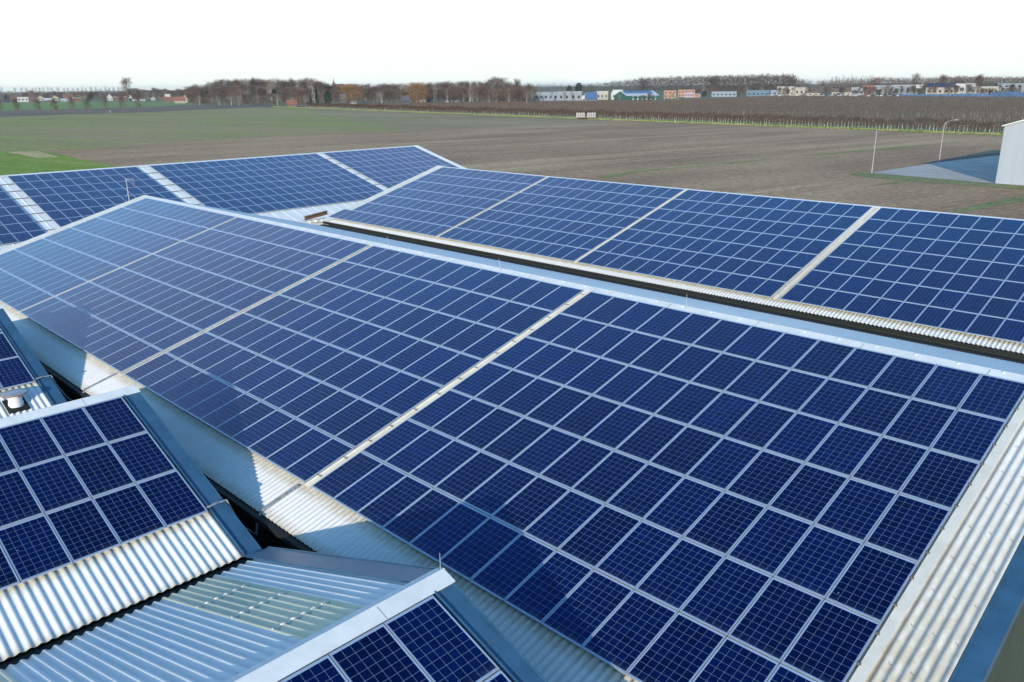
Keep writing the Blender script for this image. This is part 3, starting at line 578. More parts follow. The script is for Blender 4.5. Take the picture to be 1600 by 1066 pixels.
M['bark_pale'] = mat('pale bark', (.42, .40, .36), .8, var=.2, vs=2)
def sliver(P, Dv, L, w):
    """N thin triangles: base P, direction Dv, length L, width w"""
    n = len(P); s = np.cross(Dv, rng.normal(size=(n, 3))); s /= np.linalg.norm(s, axis=1)[:, None]+1e-9
    V = np.empty((n, 3, 3)); V[:, 0] = P-s*w[:, None]/2; V[:, 1] = P+s*w[:, None]/2; V[:, 2] = P+Dv*L[:, None]; return V.reshape(-1, 3)
def tri_mesh(name, V, m):
    me = bpy.data.meshes.new(name); n = len(V)//3; me.vertices.add(len(V)); me.vertices.foreach_set('co', np.asarray(V, np.float32).ravel())
    me.loops.add(n*3); me.loops.foreach_set('vertex_index', np.arange(n*3, dtype=np.int32)); me.polygons.add(n); me.polygons.foreach_set('loop_start', np.arange(0, n*3, 3, dtype=np.int32))
    me.materials.append(m); me.update(calc_edges=True); return me
def bare_tree(h, w, cb, n, m, bark, droop=0., up=.7, tw=.016):
    """unit-free: h height, w crown width, cb crown base fraction"""
    mb = MB(); mb.tube([(0, 0, -.3), (.1, 0, h*.3), (0, .1, h*.6), (0, 0, h*.92)], [h*.02, h*.014, h*.008, h*.002], 6)
    C_, Dr = [], []
    limbs = []
    for k in range(12):
        z0 = h*(cb*.7+(.85-cb*.7)*k/12.); a = k*2.4+rng.random(); r = w/2*(.55+.4*rng.random())*(1-.55*abs((z0/h-.5)/.6)); z1 = min(h*.96, z0+r*(.65+.55*rng.random()))
        e = np.array([r*math.cos(a), r*math.sin(a), z1]); limbs.append((np.array([0, 0, z0]), e)); mb.tube([(0, 0, z0), tuple(np.array([e[0]*.5, e[1]*.5, z0+(z1-z0)*.4])), tuple(e)], [h*.007, h*.005, h*.002], 4)
    tr = mesh('trunk', mb.v, mb.f, bark)
    # twigs fill clumps around limbs, so gaps stay between them
    cen = np.array([l_[0]*(1-t)+l_[1]*t for l_ in limbs for t in (.45, .75, 1.)]+[[0, 0, h*.9], [0, 0, h*.8]])
    k = rng.integers(0, len(cen), n); P = cen[k]+rng.normal(size=(n, 3))*np.array([w*.11, w*.11, h*.055])
    P[:, 2] = np.clip(P[:, 2], h*cb*.75, h*1.0)
    out = P-np.array([0, 0, h*(cb+.15)]); out /= np.linalg.norm(out, axis=1)[:, None]+1e-6
    Dv = out*.8+np.array([0, 0, up-droop])+rng.normal(size=(n, 3))*.35; Dv /= np.linalg.norm(Dv, axis=1)[:, None]
    L = h*(.05+.07*rng.random(n)); return tr, tri_mesh('crown', sliver(P, Dv, L, h*tw*(.5+rng.random(n))), m)
def evergreen(h, w, n, m, bark, cone=True):
    mb = MB(); mb.tube([(0, 0, -.3), (0, 0, h*.9)], [h*.02, h*.004], 6); tr = mesh('trunk', mb.v, mb.f, bark)
    t = rng.random(n)**.8; r = w/2*(((1-t)*.95+.06) if cone else np.sqrt(np.clip(1-(t*2-1)**2*.85, .05, 1)))*(.6+.4*rng.random(n))*(.86+.2*np.sin(t*38+1)); a = rng.random(n)*6.283
    lump = 1+.22*np.sin(a*3+t*9); P = np.stack([r*lump*np.cos(a), r*lump*np.sin(a), h*(.08+.9*t)], 1)
    Dv = np.stack([np.cos(a), np.sin(a), -.35+.5*t], 1)+rng.normal(size=(n, 3))*.4; Dv /= np.linalg.norm(Dv, axis=1)[:, None]
    return tr, tri_mesh('crown', sliver(P-Dv*h*.03, Dv, h*(.04+.05*rng.random(n)), h*.035*(.5+rng.random(n))), m)
PROTO = {
 'bare': [bare_tree(10, w, cb, 1500, M['twigs'], M['bark'], tw=.011) for w, cb in ((7.5, .22), (6.2, .3), (8.5, .18), (5.4, .25))],
 'red': [bare_tree(10, w, .12, 1500, M['twigs_red'], M['bark'], tw=.012) for w in (8.0, 10.0)],
 'pale': [bare_tree(10, w, .28, 800, M['twigs_pale'], M['bark_pale'], tw=.009) for w in (5.5, 7.)],
 'thin': [bare_tree(10, w, .38, 260, M['twigs'], M['bark'], tw=.012) for w in (4.2, 5.2)],
 'road': [bare_tree(10, w, .34, 1100, M['twigs'], M['bark'], tw=.009) for w in (5.5, 6.2)],
 'willow': [bare_tree(10, 11, .05, 2600, M['willow'], M['bark'], droop=1.1, tw=.012)],
 'green': [evergreen(10, 4.6, 1500, M['needles'], M['bark']), evergreen(10, 6.5, 1800, M['needles'], M['bark'], False)],
}
KN = {'bare': ('bare_tree', 'tall bare brown deciduous tree in the wooded belt across the fields', 'tree', 'bare trees of the wooded belt'),
 'red': ('reddish_tree', 'rounded reddish brown bare tree among the wooded belt', 'tree', 'reddish trees of the wooded belt'),
 'pale': ('pale_tree', 'pale grey twigged tree with light bark in the wooded belt', 'tree', 'pale barked trees of the wooded belt'),
 'thin': ('poplar_tree', 'small thin tree in the row on the far left horizon', 'tree', 'thin trees on the far left horizon'),
 'road': ('roadside_tree', None, 'tree', 'young roadside trees along the left field'),
 'willow': ('willow_tree', None, 'tree', None), 'green': ('evergreen_tree', 'dark green evergreen tree among bare trees of the belt', 'tree', 'dark evergreens of the wooded belt')}
def tree(kind, px, base, top, width=None, label=None, group=None, var=None):
    x, y = gp(px, base); depth = float((np.array([x, y, G])-CAM)@CF)
    h = (base-top)*depth/F/math.cos(PITCH)*1.02
    nm, lab, cat, gr = KN[kind]; tr, cr = PROTO[kind][rng.integers(len(PROTO[kind])) if var is None else var]
    r = empty(nm, (x, y, G), label or lab, cat, group or (gr if not label or kind == 'road' else None))
    s = h/10; sw = s if width is None else (width*depth/F)/7.; r.scale = (sw, sw, s); r.rotation_euler = (0, 0, rng.random()*6.28)
    t_, c_ = link('trunk', tr, r), link('crown', cr, r); return r
# young trees along the road at the left
names = ['leftmost', 'second', 'third', 'fourth', 'fifth', 'sixth', 'seventh', 'eighth', 'rightmost']
for k, (px, b_, t_) in enumerate(((1, 180, 156), (28, 180.5, 157), (61, 179.5, 156), (87, 179, 156), (114, 178.5, 154), (139, 177.5, 155), (167, 177, 153), (192, 176.8, 153), (217, 176, 152))):
    tree('road', px, b_, t_, 14, names[k]+' of the young bare trees lining the road by the left field')
# thin trees on the far horizon at the left
for k, px in enumerate((3, 25, 34, 42, 50, 56, 63, 69, 75, 82, 92, 100, 107, 115, 122, 129, 135, 142, 150, 159, 166, 172, 178, 186)):
    tree('thin', px+rng.random()*2, 149.5, 136.5+rng.random()*3, 5+3*rng.random())
tree('bare', 201, 158.5, 126.5, 17, 'tall dark bare tree standing above the village roofs', var=0)
# wooded belt
rows = []
for px in np.arange(206, 300, 7.5): rows.append((px, 154, 139+rng.random()*5, 'bare', 15))
for px in np.arange(296, 836, 7.2):                     # back row
    top = np.interp(px, [296, 340, 380, 430, 500, 520, 560, 640, 700, 760, 775, 800, 835], [139, 127, 125, 127, 126, 133, 134, 133, 131, 129, 123, 132, 135])
    rows.append((px+rng.normal()*1.5, 156.5+rng.random(), top+rng.random()*5, 'bare' if rng.random() < .8 else 'pale', 16+rng.random()*7))
for px in np.arange(300, 836, 8.3):                     # middle row
    top = np.interp(px, [300, 380, 500, 600, 700, 835], [138, 134, 140, 140, 136, 140]); rows.append((px+rng.normal()*2, 160+rng.random(), top+rng.random()*7, ['bare', 'bare', 'red', 'pale'][rng.integers(4)], 16+rng.random()*6))
for px in np.arange(300, 480, 10.5): rows.append((px+rng.normal()*2, 165, 147+rng.random()*8, ['bare', 'red', 'pale'][rng.integers(3)], 15))
for px in np.arange(585, 836, 9.5): rows.append((px+rng.normal()*2, np.interp(px, [585, 700, 836], [163, 161, 159.5]), 140+rng.random()*8, ['bare', 'pale', 'bare'][rng.integers(3)], 14))
for px, b_, t_, k, w in rows: tree(k, px, b_, t_, w)
for px, b_, t_, w, lab in ((317, 163, 143, 11, 'dark evergreen right of the red roofed houses'), (496, 166.5, 138, 12, 'tall dark evergreen left of the church tower'), (513, 167, 144, 14, 'broad dark evergreen just below the church tower'),
        (486, 166, 148, 9, 'short evergreen left of the tall dark pair'), (709, 160, 138, 12, 'broad dark evergreen between birches in the middle belt'), (732, 160, 132, 10, 'narrow bright green conifer standing in the middle belt'),
        (430, 163, 141, 10, 'dark pine deep within the left part of the belt'), (904, 153, 132, 14, 'dark round pine behind the grey office building'), (890, 154, 136, 12, 'lower dark pine left of the round pine'), (1284, 149, 127.5, 5, 'tiny pointed conifer on the right horizon gap')):
    tree('green', px, b_, t_, w, lab, var=0 if 'pine' not in lab and 'broad' not in lab else 1)
tree('willow', 549, 163, 136, 24, 'orange willow crown behind the dark roofed house, right of church')
tree('willow', 652, 163.5, 133.5, 23, 'large orange willow standing at the front of the belt')
tree('red', 471, 167.5, 143.5, 18, 'round reddish tree in front of the brick farmhouse'); tree('red', 383, 166, 156, 14, 'low orange red shrub at the left end of the belt')
tree('red', 1004, 0+158.9, 150, 6, 'tiny reddish shrub by the green shed gable')
tree('bare', 808, 160.5, 127.5, 17, 'tall bare tree at the right end of the belt beside the offices'); tree('bare', 826, 160, 134, 14, 'dark purple bare tree touching the left end of the offices')
for k, px in enumerate((844, 862, 880, 893)): tree('pale', px, 159.3, 141.5-k % 2, 6, None)

# far woods that read as one mass
def wood(name, label, spans, m, dens=1.0, hgt=1.0):
    P = []; L = []
    for x0, x1, b_, t0, t1, dp in spans:
        n = int(abs(x1-x0)*44*dens)
        px = rng.uniform(x0, x1, n); f = (px-x0)/(x1-x0)
        for a, q in zip(px, f):
            x, y = gp(a, b_-rng.random()*dp); d = float((np.array([x, y, G])-CAM)@CF)
            top = t0+(t1-t0)*q+1.6*math.sin(a*.55)+1.3*math.sin(a*1.31+1)+.8*math.sin(a*2.9)
            h = max(1, (b_-top)*d/F)*hgt; z = h*(.12+.88*rng.random()**.7); P.append((x+rng.normal()*3, y+rng.normal()*3, G+z)); L.append(h)
    P = np.array(P); L = np.array(L); Dv = rng.normal(size=P.shape)*.4+np.array([0, 0, 1.]); Dv /= np.linalg.norm(Dv, axis=1)[:, None]
    tag(link(name, tri_mesh(name, sliver(P-Dv*L[:, None]*.05, Dv, L*(.08+.08*rng.random(len(L))), L*.017*(.5+rng.random(len(L)))), m)), label, 'woodland', kind='stuff')
wood('far_wood', 'far bare wood on the skyline behind the business park', [(900, 1010, 148, 137, 126, 2), (1000, 1120, 148, 125.5, 122, 2), (1110, 1240, 148, 122.5, 120.5, 2), (1230, 1266, 146, 124, 130, 1)], M['twigs'], 2.2)
wood('far_wood', 'far bare wood along the right skyline behind warehouses', [(1275, 1370, 145, 129, 127, 1), (1360, 1420, 145.5, 123.5, 126, 1), (1420, 1500, 145.5, 125.5, 123, 1), (1490, 1620, 146, 122.5, 124, 1)], M['twigs'], 2.2)
wood('far_wood', 'low dark wood on the left skyline behind the village', [(-40, 120, 152.5, 146.5, 145, .8), (110, 205, 153, 144.5, 142, 1), (830, 930, 146, 134.5, 134, 1)], M['twigs'], 1.6)
for k in range(18): tree('thin', 1298+k*3.6+rng.random()*2, 143, 120.5+rng.random()*3, 6, 'thin tall tree in the loose row on the right skyline', 'thin trees on the right skyline')
for k in range(16): tree('thin', 1120+k*7.5+rng.random()*5, 147, 119+rng.random()*3, 8, 'thin tall tree rising above the wood behind business park', 'thin trees above the business park')
for px, b_, t_, w in ((1428, 146, 119, 12), (1472, 147, 120.5, 20), (1526, 149, 120, 16), (1180, 150.5, 133, 12), (1142, 151, 137, 10), (1228, 150, 137, 8), (1262, 150, 137, 10), (1316, 150.5, 138, 12), (1350, 150.5, 137, 10), (1385, 150, 136, 10), (1440, 149, 135, 12), (1512, 150, 134, 10), (1580, 150, 133, 12), (1113, 151.5, 136, 12), (1158, 151.5, 134, 9), (930, 157, 144, 6), (1200, 150.5, 134, 9), (1290, 150.3, 139, 9)):
    tree('bare', px, b_, t_, w, 'bare tree standing among the distant warehouses at right', 'bare trees among the warehouses')

wood('wood_backdrop', 'mass of bare trees filling the wooded belt behind its front rows', [(298, 345, 158, 144, 131, 2), (340, 505, 157, 130, 130.5, 2), (500, 560, 157, 135, 137, 2), (555, 700, 157, 137, 135, 2), (695, 836, 157, 134, 136.5, 2), (204, 300, 154, 146, 144, 1)], M['twigs'], 1.5)
wood('undergrowth', 'dark tangled undergrowth at the foot of the wooded belt', [(298, 480, 166, 160, 160, 4), (480, 600, 164, 157, 156, 4), (590, 836, 161, 154, 153, 3)], M['twigs'], 2.2)
wood('undergrowth', 'low bare bushes around the village houses at left', [(-10, 200, 157.5, 152, 151, 4), (196, 300, 160, 153, 151, 4)], M['twigs'], 1.6)
wood('undergrowth', 'low bare bushes around the business park at right', [(1085, 1420, 149.5, 143, 142, 3), (1410, 1620, 149, 141, 140, 3)], M['twigs'], 1.5)
wood('undergrowth', 'dark evergreen hedging beside the steep blue roofed house', [(917, 970, 159.3, 155.8, 155.5, .3)], M['needles'], 3)
def scatter(x0, x1, n, b0, b1, h0, h1, lab, gr, kinds=('bare', 'bare', 'red', 'pale')):
    for px in np.linspace(x0, x1, n):
        b_ = rng.uniform(b0, b1); tree(kinds[rng.integers(len(kinds))], px+rng.normal()*2, b_, b_-rng.uniform(h0, h1), 6+6*rng.random(), lab, gr)
scatter(-4, 296, 80, 153, 158, 7, 12, 'small bare tree between the village houses at left', 'bare trees between the village houses')
scatter(1092, 1600, 70, 148, 151, 9, 15, 'bare tree standing among the distant warehouses at right', 'bare trees among the warehouses', ('bare', 'bare', 'pale'))
scatter(838, 1060, 20, 155, 159, 8, 14, 'small bare tree in front of the office halls', 'bare trees before the office halls', ('bare', 'pale'))
for px, b_, t_ in ((10, 158, 149), (140, 157, 149), (218, 156, 142), (72, 156, 148), (1100, 151.5, 143), (1372, 150, 141), (1545, 150, 139)): tree('green', px, b_, t_, 9, 'small dark evergreen among distant buildings', 'small evergreens among distant buildings')

# ------------------------------------------------------------------ orchard, hedge row
HA, HB = np.array(gp(478, 168.6)), np.array(gp(1640, 212.5)); HD = (HB-HA)/np.linalg.norm(HB-HA); HN = np.array([-HD[1], HD[0]]); HN = HN if HN[1] > 0 else -HN; HL = np.linalg.norm(HB-HA)
def orchard():
    P, Sc = [], []
    for k in range(1, 190):
        off = k*3.4; t = np.arange(-40, HL+260, 1.35+off*.004); t = t+rng.normal(size=len(t))*.15; q = HA+t[:, None]*HD+off*HN; P.append(np.column_stack([q, np.full(len(t), G)]))
    P = np.vstack(P); d = P-CAM; z = d@CF; px = 800+F*(d@CR)/z; py = 533-F*(d@CU)/z
    ok = (px > 560) & (px < 1720) & (z > 50) & (py > np.interp(px, [560, 700, 830, 1050, 1190, 1240, 1400, 1600, 1720], [163.5, 161.5, 159.5, 158.5, 151.6, 151.2, 151.6, 153.6, 154.5]))
    return P[ok], z[ok]
OP, OZ = orchard()
n = len(OP); rep = 7; P = np.repeat(OP, rep, 0); Z = np.repeat(OZ, rep); P[:, :2] += rng.normal(size=(len(P), 2))*.28; P[:, 2] += .3+.8*rng.random(len(P))
Dv = rng.normal(size=P.shape)*.45+np.array([0, 0, .8]); Dv /= np.linalg.norm(Dv, axis=1)[:, None]
V1 = sliver(P, Dv, .6+.5*rng.random(len(P)), .06+.00025*Z)
T = OP[rng.random(n) < np.clip(.4-(OZ-230)/600, .03, .3)]; zt = np.full(len(T), 1.0); V2 = sliver(T+np.array([0, 0, -.1]), np.tile([0, 0, 1.], (len(T), 1)), 1.7+rng.random(len(T))*.9, .09+zt*0)
o_ = tri_mesh('orchard', np.vstack([V1, V2]), twig_mat('brown fruit tree twigs', (.112, .085, .072), .15)); o_.materials.append(M['bark_pale']); mi = np.zeros(len(o_.polygons), np.int32); mi[len(V1)//3:] = 1; o_.polygons.foreach_set('material_index', mi)
o_.name = 'orchard'; tag(link('orchard', o_), 'rows of low bare fruit trees filling the wide brown orchard', 'orchard', kind='stuff')
hedge = empty('hedge', (float(HA[0]), float(HA[1]), G), 'long reddish brown bare hedge row with pale stems along the field edge', 'hedge')
t = rng.uniform(0, HL+60, 40000); side = rng.normal(size=len(t))*.5; q = HA+t[:, None]*HD+side[:, None]*HN-HA; zz = .75+2.6*rng.random(len(t))**.8*(1+.12*np.sin(t*.21)+.08*np.sin(t*.9)); P = np.column_stack([q, zz]); dep = np.interp(t, [0, HL], [600, 230])
Dv = rng.normal(size=P.shape)*.45+np.array([0, 0, .9]); Dv /= np.linalg.norm(Dv, axis=1)[:, None]
link('twigs', tri_mesh('twigs', sliver(P, Dv, .7+.5*rng.random(len(P)), .06+.00022*dep), twig_mat('reddish hedge twigs', (.070, .050, .043), .3)), hedge)
t = np.arange(0, HL+60, 1.25)+rng.normal(size=int(np.ceil((HL+60)/1.25)))*.15; q = HA+t[:, None]*HD-.55*HN-HA; P = np.column_stack([q, np.full(len(t), -.1)])
Vv = np.vstack([sliver(P, np.column_stack([rng.normal(size=len(t))*.03, rng.normal(size=len(t))*.03, np.ones(len(t))]), 1.9+1.1*rng.random(len(t)), np.full(len(t), .15)) for _ in range(3)])
tag(link('trunk', tri_mesh('trunk', Vv, M['bark_pale']), hedge), kind='stuff')
# rough yellow grass tufts along the hedge foot
t = rng.uniform(-60, HL+60, 16000); side = rng.normal(size=len(t))*1.2-1.9-2.2*rng.random(len(t)); q = HA+t[:, None]*HD+side[:, None]*HN; P = np.column_stack([q, np.full(len(t), G-.05)]); Dv = rng.normal(size=P.shape)*.4+np.array([0, 0, 1.]); Dv /= np.linalg.norm(Dv, axis=1)[:, None]
tag(link('grass_tufts', tri_mesh('grass_tufts', sliver(P, Dv, .35+.35*rng.random(len(t)), .3+.3*rng.random(len(t))), M['verge'])), 'rough yellow green grass tufts along the hedge foot', 'grass', kind='stuff')

# ------------------------------------------------------------------ houses and business park
M['glass_dark'] = mat('dark window glass', (.02, .025, .035), .15)
def colour(nm, c, r=.7, v=.1): 
    if nm not in M: M[nm] = mat(nm, c, r, var=v, vs=.6)
    return M[nm]
BK = colour('red brick', (.12, .068, .055)); OB = colour('orange brick', (.26, .155, .105)); CRM = colour('cream render', (.28, .265, .225)); WHT = colour('white render', (.38, .38, .375)); GRY = colour('grey cladding', (.17, .19, .22)); LBL = colour('pale blue cladding', (.16, .20, .25))
TR = colour('red roof tiles', (.20, .085, .06)); TD = colour('dark roof tiles', (.07, .07, .085)); TB = colour('brown roof tiles', (.11, .075, .065)); RW = colour('white metal roofing', (.36, .40, .44), .4); RB = colour('blue roofing', (.05, .10, .20), .4); GRN = colour('dark green cladding', (.022, .085, .065)); PINK = colour('mauve render', (.30, .21, .25)); TEAL = colour('teal cladding', (.06, .13, .18)); NAVY = colour('navy panels', (.02, .035, .07), .7)
def house(px0, px1, base, top, wall, roof, label, name='house', cat='house', kind='gable', yaw=0., depth_m=None, eave=.5, win=2, rows=1, group=None, windows=None):
    cx = (px0+px1)/2; x, y = gp(cx, base); dep = float((np.array([x, y, G])-CAM)@CF); wm = (px1-px0)*dep/F; hm = (base-top)*dep/F
    b = empty(name, (x, y, G), label, cat, group); b.rotation_euler = (0, 0, math.atan2(CR[1], CR[0])+(x*0)+yaw+math.atan((cx-800)/F)*-1)
    dm = depth_m or min(12, max(6, wm*.7)); W2 = wm/2; he = hm*eave if kind != 'flat' else hm
    mb = MB(); mb.box(-W2, W2, 0, dm, -.2, he)
    if kind == 'gable':                                  # ridge along x (roof slope seen)
        mb.add([(-W2, 0, he), (-W2, dm, he), (-W2, dm/2, hm-.1), (W2, 0, he), (W2, dm, he), (W2, dm/2, hm-.1)], [(0, 2, 1), (3, 4, 5)])
    if kind == 'front':                                  # ridge along y (gable seen)
        mb.add([(-W2, 0, he), (W2, 0, he), (0, 0, hm-.1), (-W2, dm, he), (W2, dm, he), (0, dm, hm-.1)], [(0, 1, 2), (4, 3, 5)])
    mb.build('wall', wall, b)
    if kind == 'gable':
        for s in (0, 1):
            mb = MB(); y0, y1 = (-.4, dm/2) if s == 0 else (dm+.4, dm/2)
            mb.hexa([(-W2-.3, y0, he-.15), (W2+.3, y0, he-.15), (W2+.3, y1, hm), (-W2-.3, y1, hm), (-W2-.3, y0, he+.05), (W2+.3, y0, he+.05), (W2+.3, y1, hm+.2), (-W2-.3, y1, hm+.2)]); r = mb.build('roof', roof, b)
        if name == 'house': mb = MB(); mb.box(W2*.5, W2*.5+.8, dm/2-.4, dm/2+.4, hm-.6, hm+1.0); mb.build('chimney', BK, r)
    elif kind == 'front':
        for s in (-1, 1):
            mb = MB(); mb.hexa([(s*(W2+.4), -.4, he-.15), (0, -.4, hm), (0, dm+.4, hm), (s*(W2+.4), dm+.4, he-.15), (s*(W2+.4), -.4, he+.05), (0, -.4, hm+.2), (0, dm+.4, hm+.2), (s*(W2+.4), dm+.4, he+.05)]); mb.build('roof', roof, b)
    else:
        mb = MB(); mb.box(-W2-.2, W2+.2, -.2, dm+.2, hm+.003, hm+.35); mb.build('roof', roof, b)
    nw = win
    for r_ in range(rows):
        for k in range(nw):
            ww = min(wm/nw*.42, 4)*(.8+.4*rng.random()); xc = -W2+wm*(k+.5)/nw; z0 = he*(r_+.32)/rows; hh = he*.30/rows
            mb = MB(); mb.box(xc-ww/2, xc+ww/2, -.05, -.003, z0, z0+hh); f = mb.build('window', windows or M['glass_dark'], b)
            mb = MB(); mb.box(xc-ww/2-.08, xc+ww/2+.08, -.09, -.051, z0-.12, z0); mb.build('sill', WHT, f)
    return b
H = house
H(5, 16, 160.5, 154.5, NAVY, TD, 'small dark navy barn at the far left end of the village', kind='front'); H(-8, 4, 158, 149, BK, TD, 'dark roofed house cut by the left frame edge')
H(18, 30, 158, 149.5, BK, TB, 'brown roofed brick house left of the white bungalow'); H(29, 44, 159.6, 152, WHT, TD, 'low white bungalow with wide windows in the village', kind='flat', win=3)
H(44, 56, 159, 151.5, BK, TB, 'low brick house right of the white bungalow'); H(58, 70, 158.5, 149.5, CRM, TB, 'cream gabled house between two brick houses', kind='front')
H(70, 80, 159.5, 154, BK, RW, 'small brick annex with white edged roof'); H(82, 92, 157.5, 149.5, CRM, colour('olive roof tiles', (.20, .20, .10)), 'cream gabled house with olive brown roof', kind='front')
H(99, 112, 156, 148.5, BK, TR, 'house with bright red tiled roof in the village', eave=.45); H(96, 109, 159, 154.5, CRM, colour('pale green roof', (.30, .38, .38)), 'low pale green roofed shed below the red roof')
H(114, 127, 159.5, 153.5, BK, CRM, 'flat topped orange brick building mid village', kind='flat'); H(130, 137, 155, 148, WHT, TD, 'tiny white gabled house with black roof', kind='front')
H(168, 176, 157.5, 147.5, WHT, WHT, 'white gabled house right of the village centre', kind='front'); H(178, 198, 157.5, 152, BK, WHT, 'long low brick building with white roof edge', kind='flat', win=4)
H(202, 207, 157, 148.5, WHT, TD, 'narrow white gable left of the glasshouse', kind='front'); H(208, 226, 158, 155, WHT, TD, 'long low white shed behind the green meadow', kind='flat', win=3); H(236, 243, 157, 151, WHT, TD, 'small white house with pointed dark roof', kind='front')
H(259, 267, 158, 148, WHT, WHT, 'white flat roofed upper storey above the red roofed row', kind='flat', win=1); H(256, 275, 160, 152, BK, TR, 'red roofed brick terrace left of the white gable', eave=.5, win=4); H(274, 290, 161.5, 152, CRM, TR, 'red roofed terrace with cream walls at the wood edge', eave=.4, win=4); H(286, 293, 160, 149, WHT, TR, 'black and white gabled house at the wood edge', kind='front')
H(449, 464, 167, 157, BK, TR, 'brick farmhouse with white windows at the foot of the wood', win=5); H(532, 541, 161, 147.5, TD, TD, 'dark roofed house below the orange willow')
H(548, 557, 162, 153, WHT, TD, 'small white house with steep black roof beyond the hedge', kind='gable', eave=.35, win=1); H(629, 641, 162.5, 151, NAVY, TD, 'dark house with pale dormer left of the big willow', win=1)
H(666, 673, 161.5, 154.5, NAVY, TD, 'small dark shed right of the big willow', win=1); H(656, 666, 161.8, 157, CRM, CRM, 'low cream shed under the big willow', kind='flat', win=1)
H(696, 701, 160.8, 155, WHT, TD, 'tiny white cabin among the birches', win=1); H(706, 718, 160.6, 157, GRY, TD, 'low grey shed among the birches', kind='flat', win=2)
H(834, 872, 158.6, 145, LBL, GRY, 'blue grey office hall at the left of the business park', 'office_building', 'building', 'flat', depth_m=20, win=5); H(872, 909, 158.8, 144.6, GRY, WHT, 'pale grey office block with white roof edge beside the blue one', 'office_building', 'building', 'flat', depth_m=18, win=4)
H(907, 919, 158.6, 148.5, WHT, WHT, 'white gable wall left of the steep blue roof', 'building', 'building', 'front', win=1); H(914, 932, 158.8, 145, CRM, RB, 'house with steep blue solar covered roof', depth_m=9, eave=.2, win=2)
H(932, 950, 156.5, 144, CRM, RW, 'cream hall right of the steep blue roof', 'warehouse', 'warehouse', 'flat', depth_m=18, win=3); H(955, 985, 156, 145, WHT, RW, 'white warehouse left of the green shed', 'warehouse', 'warehouse', 'flat', depth_m=30, win=4); H(957, 973, 152, 141.5, WHT, RW, 'upper white block rising behind the white warehouse', 'warehouse', 'warehouse', 'flat', depth_m=14, win=2)
x, y = gp(979, 158.6)
# green shed with blue solar roof: gable at left, long side at right
gs = empty('green_shed', (x, y, G), 'dark green shed with white windows under a blue and white roof', 'shed'); dep = float((np.array([x, y, G])-CAM)@CF); sc = dep/F
gs.rotation_euler = (0, 0, math.atan2(CR[1], CR[0])+math.radians(38)); a1, w1, h1, t1 = 62*sc*1.18, 22*sc*1.25, 8.2*sc, 14.8*sc
V = [(q, yy, z) for q in (0, a1) for yy, z in ((0, 0), (0, h1), (w1/2, t1), (w1, h1), (w1, 0))]
link('wall', mesh('wall', V, [(0, 1, 2, 3, 4), (9, 8, 7, 6, 5)]+[(i, i+5, (i+1) % 5+5, (i+1) % 5) for i in range(5)], GRN), gs)
for y0, y1 in ((-.5, w1/2), (w1+.5, w1/2)):
    mb = MB(); mb.hexa([(-.5, y0, h1-.1), (a1+.5, y0, h1-.1), (a1+.5, y1, t1+.1), (-.5, y1, t1+.1), (-.5, y0, h1+.25), (a1+.5, y0, h1+.25), (a1+.5, y1, t1+.45), (-.5, y1, t1+.45)]); rf = mb.build('roof', RW, gs)
    mb = MB(); f0, f1 = .45, .95; ya_, yb_ = y0+(y1-y0)*f0, y0+(y1-y0)*f1; za_, zb2 = h1+.25+(t1-h1+.2)*f0, h1+.25+(t1-h1+.2)*f1
    mb.hexa([(2, ya_, za_+.05), (a1-4, ya_, za_+.05), (a1-4, yb_, zb2+.05), (2, yb_, zb2+.05), (2, ya_, za_+.2), (a1-4, ya_, za_+.2), (a1-4, yb_, zb2+.2), (2, yb_, zb2+.2)]); mb.build('solar_array', RB, rf)
for k in range(6):
    for r_ in range(2):
        xc = a1*(.2+.14*k); mb = MB(); mb.box(xc-.9, xc+.9, -.06, -.003, .8+r_*3.0, 2.6+r_*3.0); mb.build('window', WHT, gs)
H(1037, 1056, 154, 142.5, OB, OB, 'orange brick villa right of the green shed', 'house', 'house', 'flat', depth_m=14, win=3, rows=2); H(1059, 1085, 152, 141, OB, TR, 'wide orange brick house with white bay', 'house', 'house', 'flat', depth_m=14, win=5, rows=2); H(1070, 1084, 152.6, 145, PINK, PINK, 'mauve low block in front of the wide orange house', 'building', 'building', 'flat', depth_m=8, win=4)
H(1084, 1094, 152.5, 147.5, OB, CRM, 'small orange annex at the right of the orange houses', 'building', 'building', 'flat', depth_m=8, win=1)
H(1112, 1150, 151.6, 144, LBL, GRY, 'blue grey hall behind bare trees mid right', 'warehouse', 'warehouse', 'flat', depth_m=30, win=6); H(1168, 1200, 151.4, 142.5, TEAL, GRY, 'teal blue hall behind bare trees left of the car lot', 'warehouse', 'warehouse', 'flat', depth_m=30, win=5)
H(1198, 1214, 150.4, 141.5, LBL, TEAL, 'pale blue showroom at the left of the car lot', 'warehouse', 'warehouse', 'flat', depth_m=20, win=2); H(1214, 1240, 149.8, 136.5, CRM, RW, 'cream office block behind the parked cars', 'office_building', 'building', 'flat', depth_m=20, win=4, rows=2)
H(1242, 1262, 149.5, 138, CRM, RW, 'low cream hall right of the cream offices', 'warehouse', 'warehouse', 'flat', depth_m=20, win=3); H(1262, 1287, 150, 141, CRM, TB, 'cream house with brown roof on the right skyline', depth_m=10, win=3); H(1300, 1328, 150, 138.5, CRM, TB, 'large cream house with brown hipped roof', depth_m=12, win=4)
H(1329, 1341, 149.8, 138, GRY, WHT, 'grey block beside the white cube house', 'building', 'building', 'flat', win=2); H(1341, 1349, 149.5, 139.5, WHT, WHT, 'white cube house left of the red roofs', 'building', 'building', 'flat', win=1); H(1347, 1362, 148.5, 134.5, BK, TR, 'red roofed house behind the white cube house', depth_m=10)
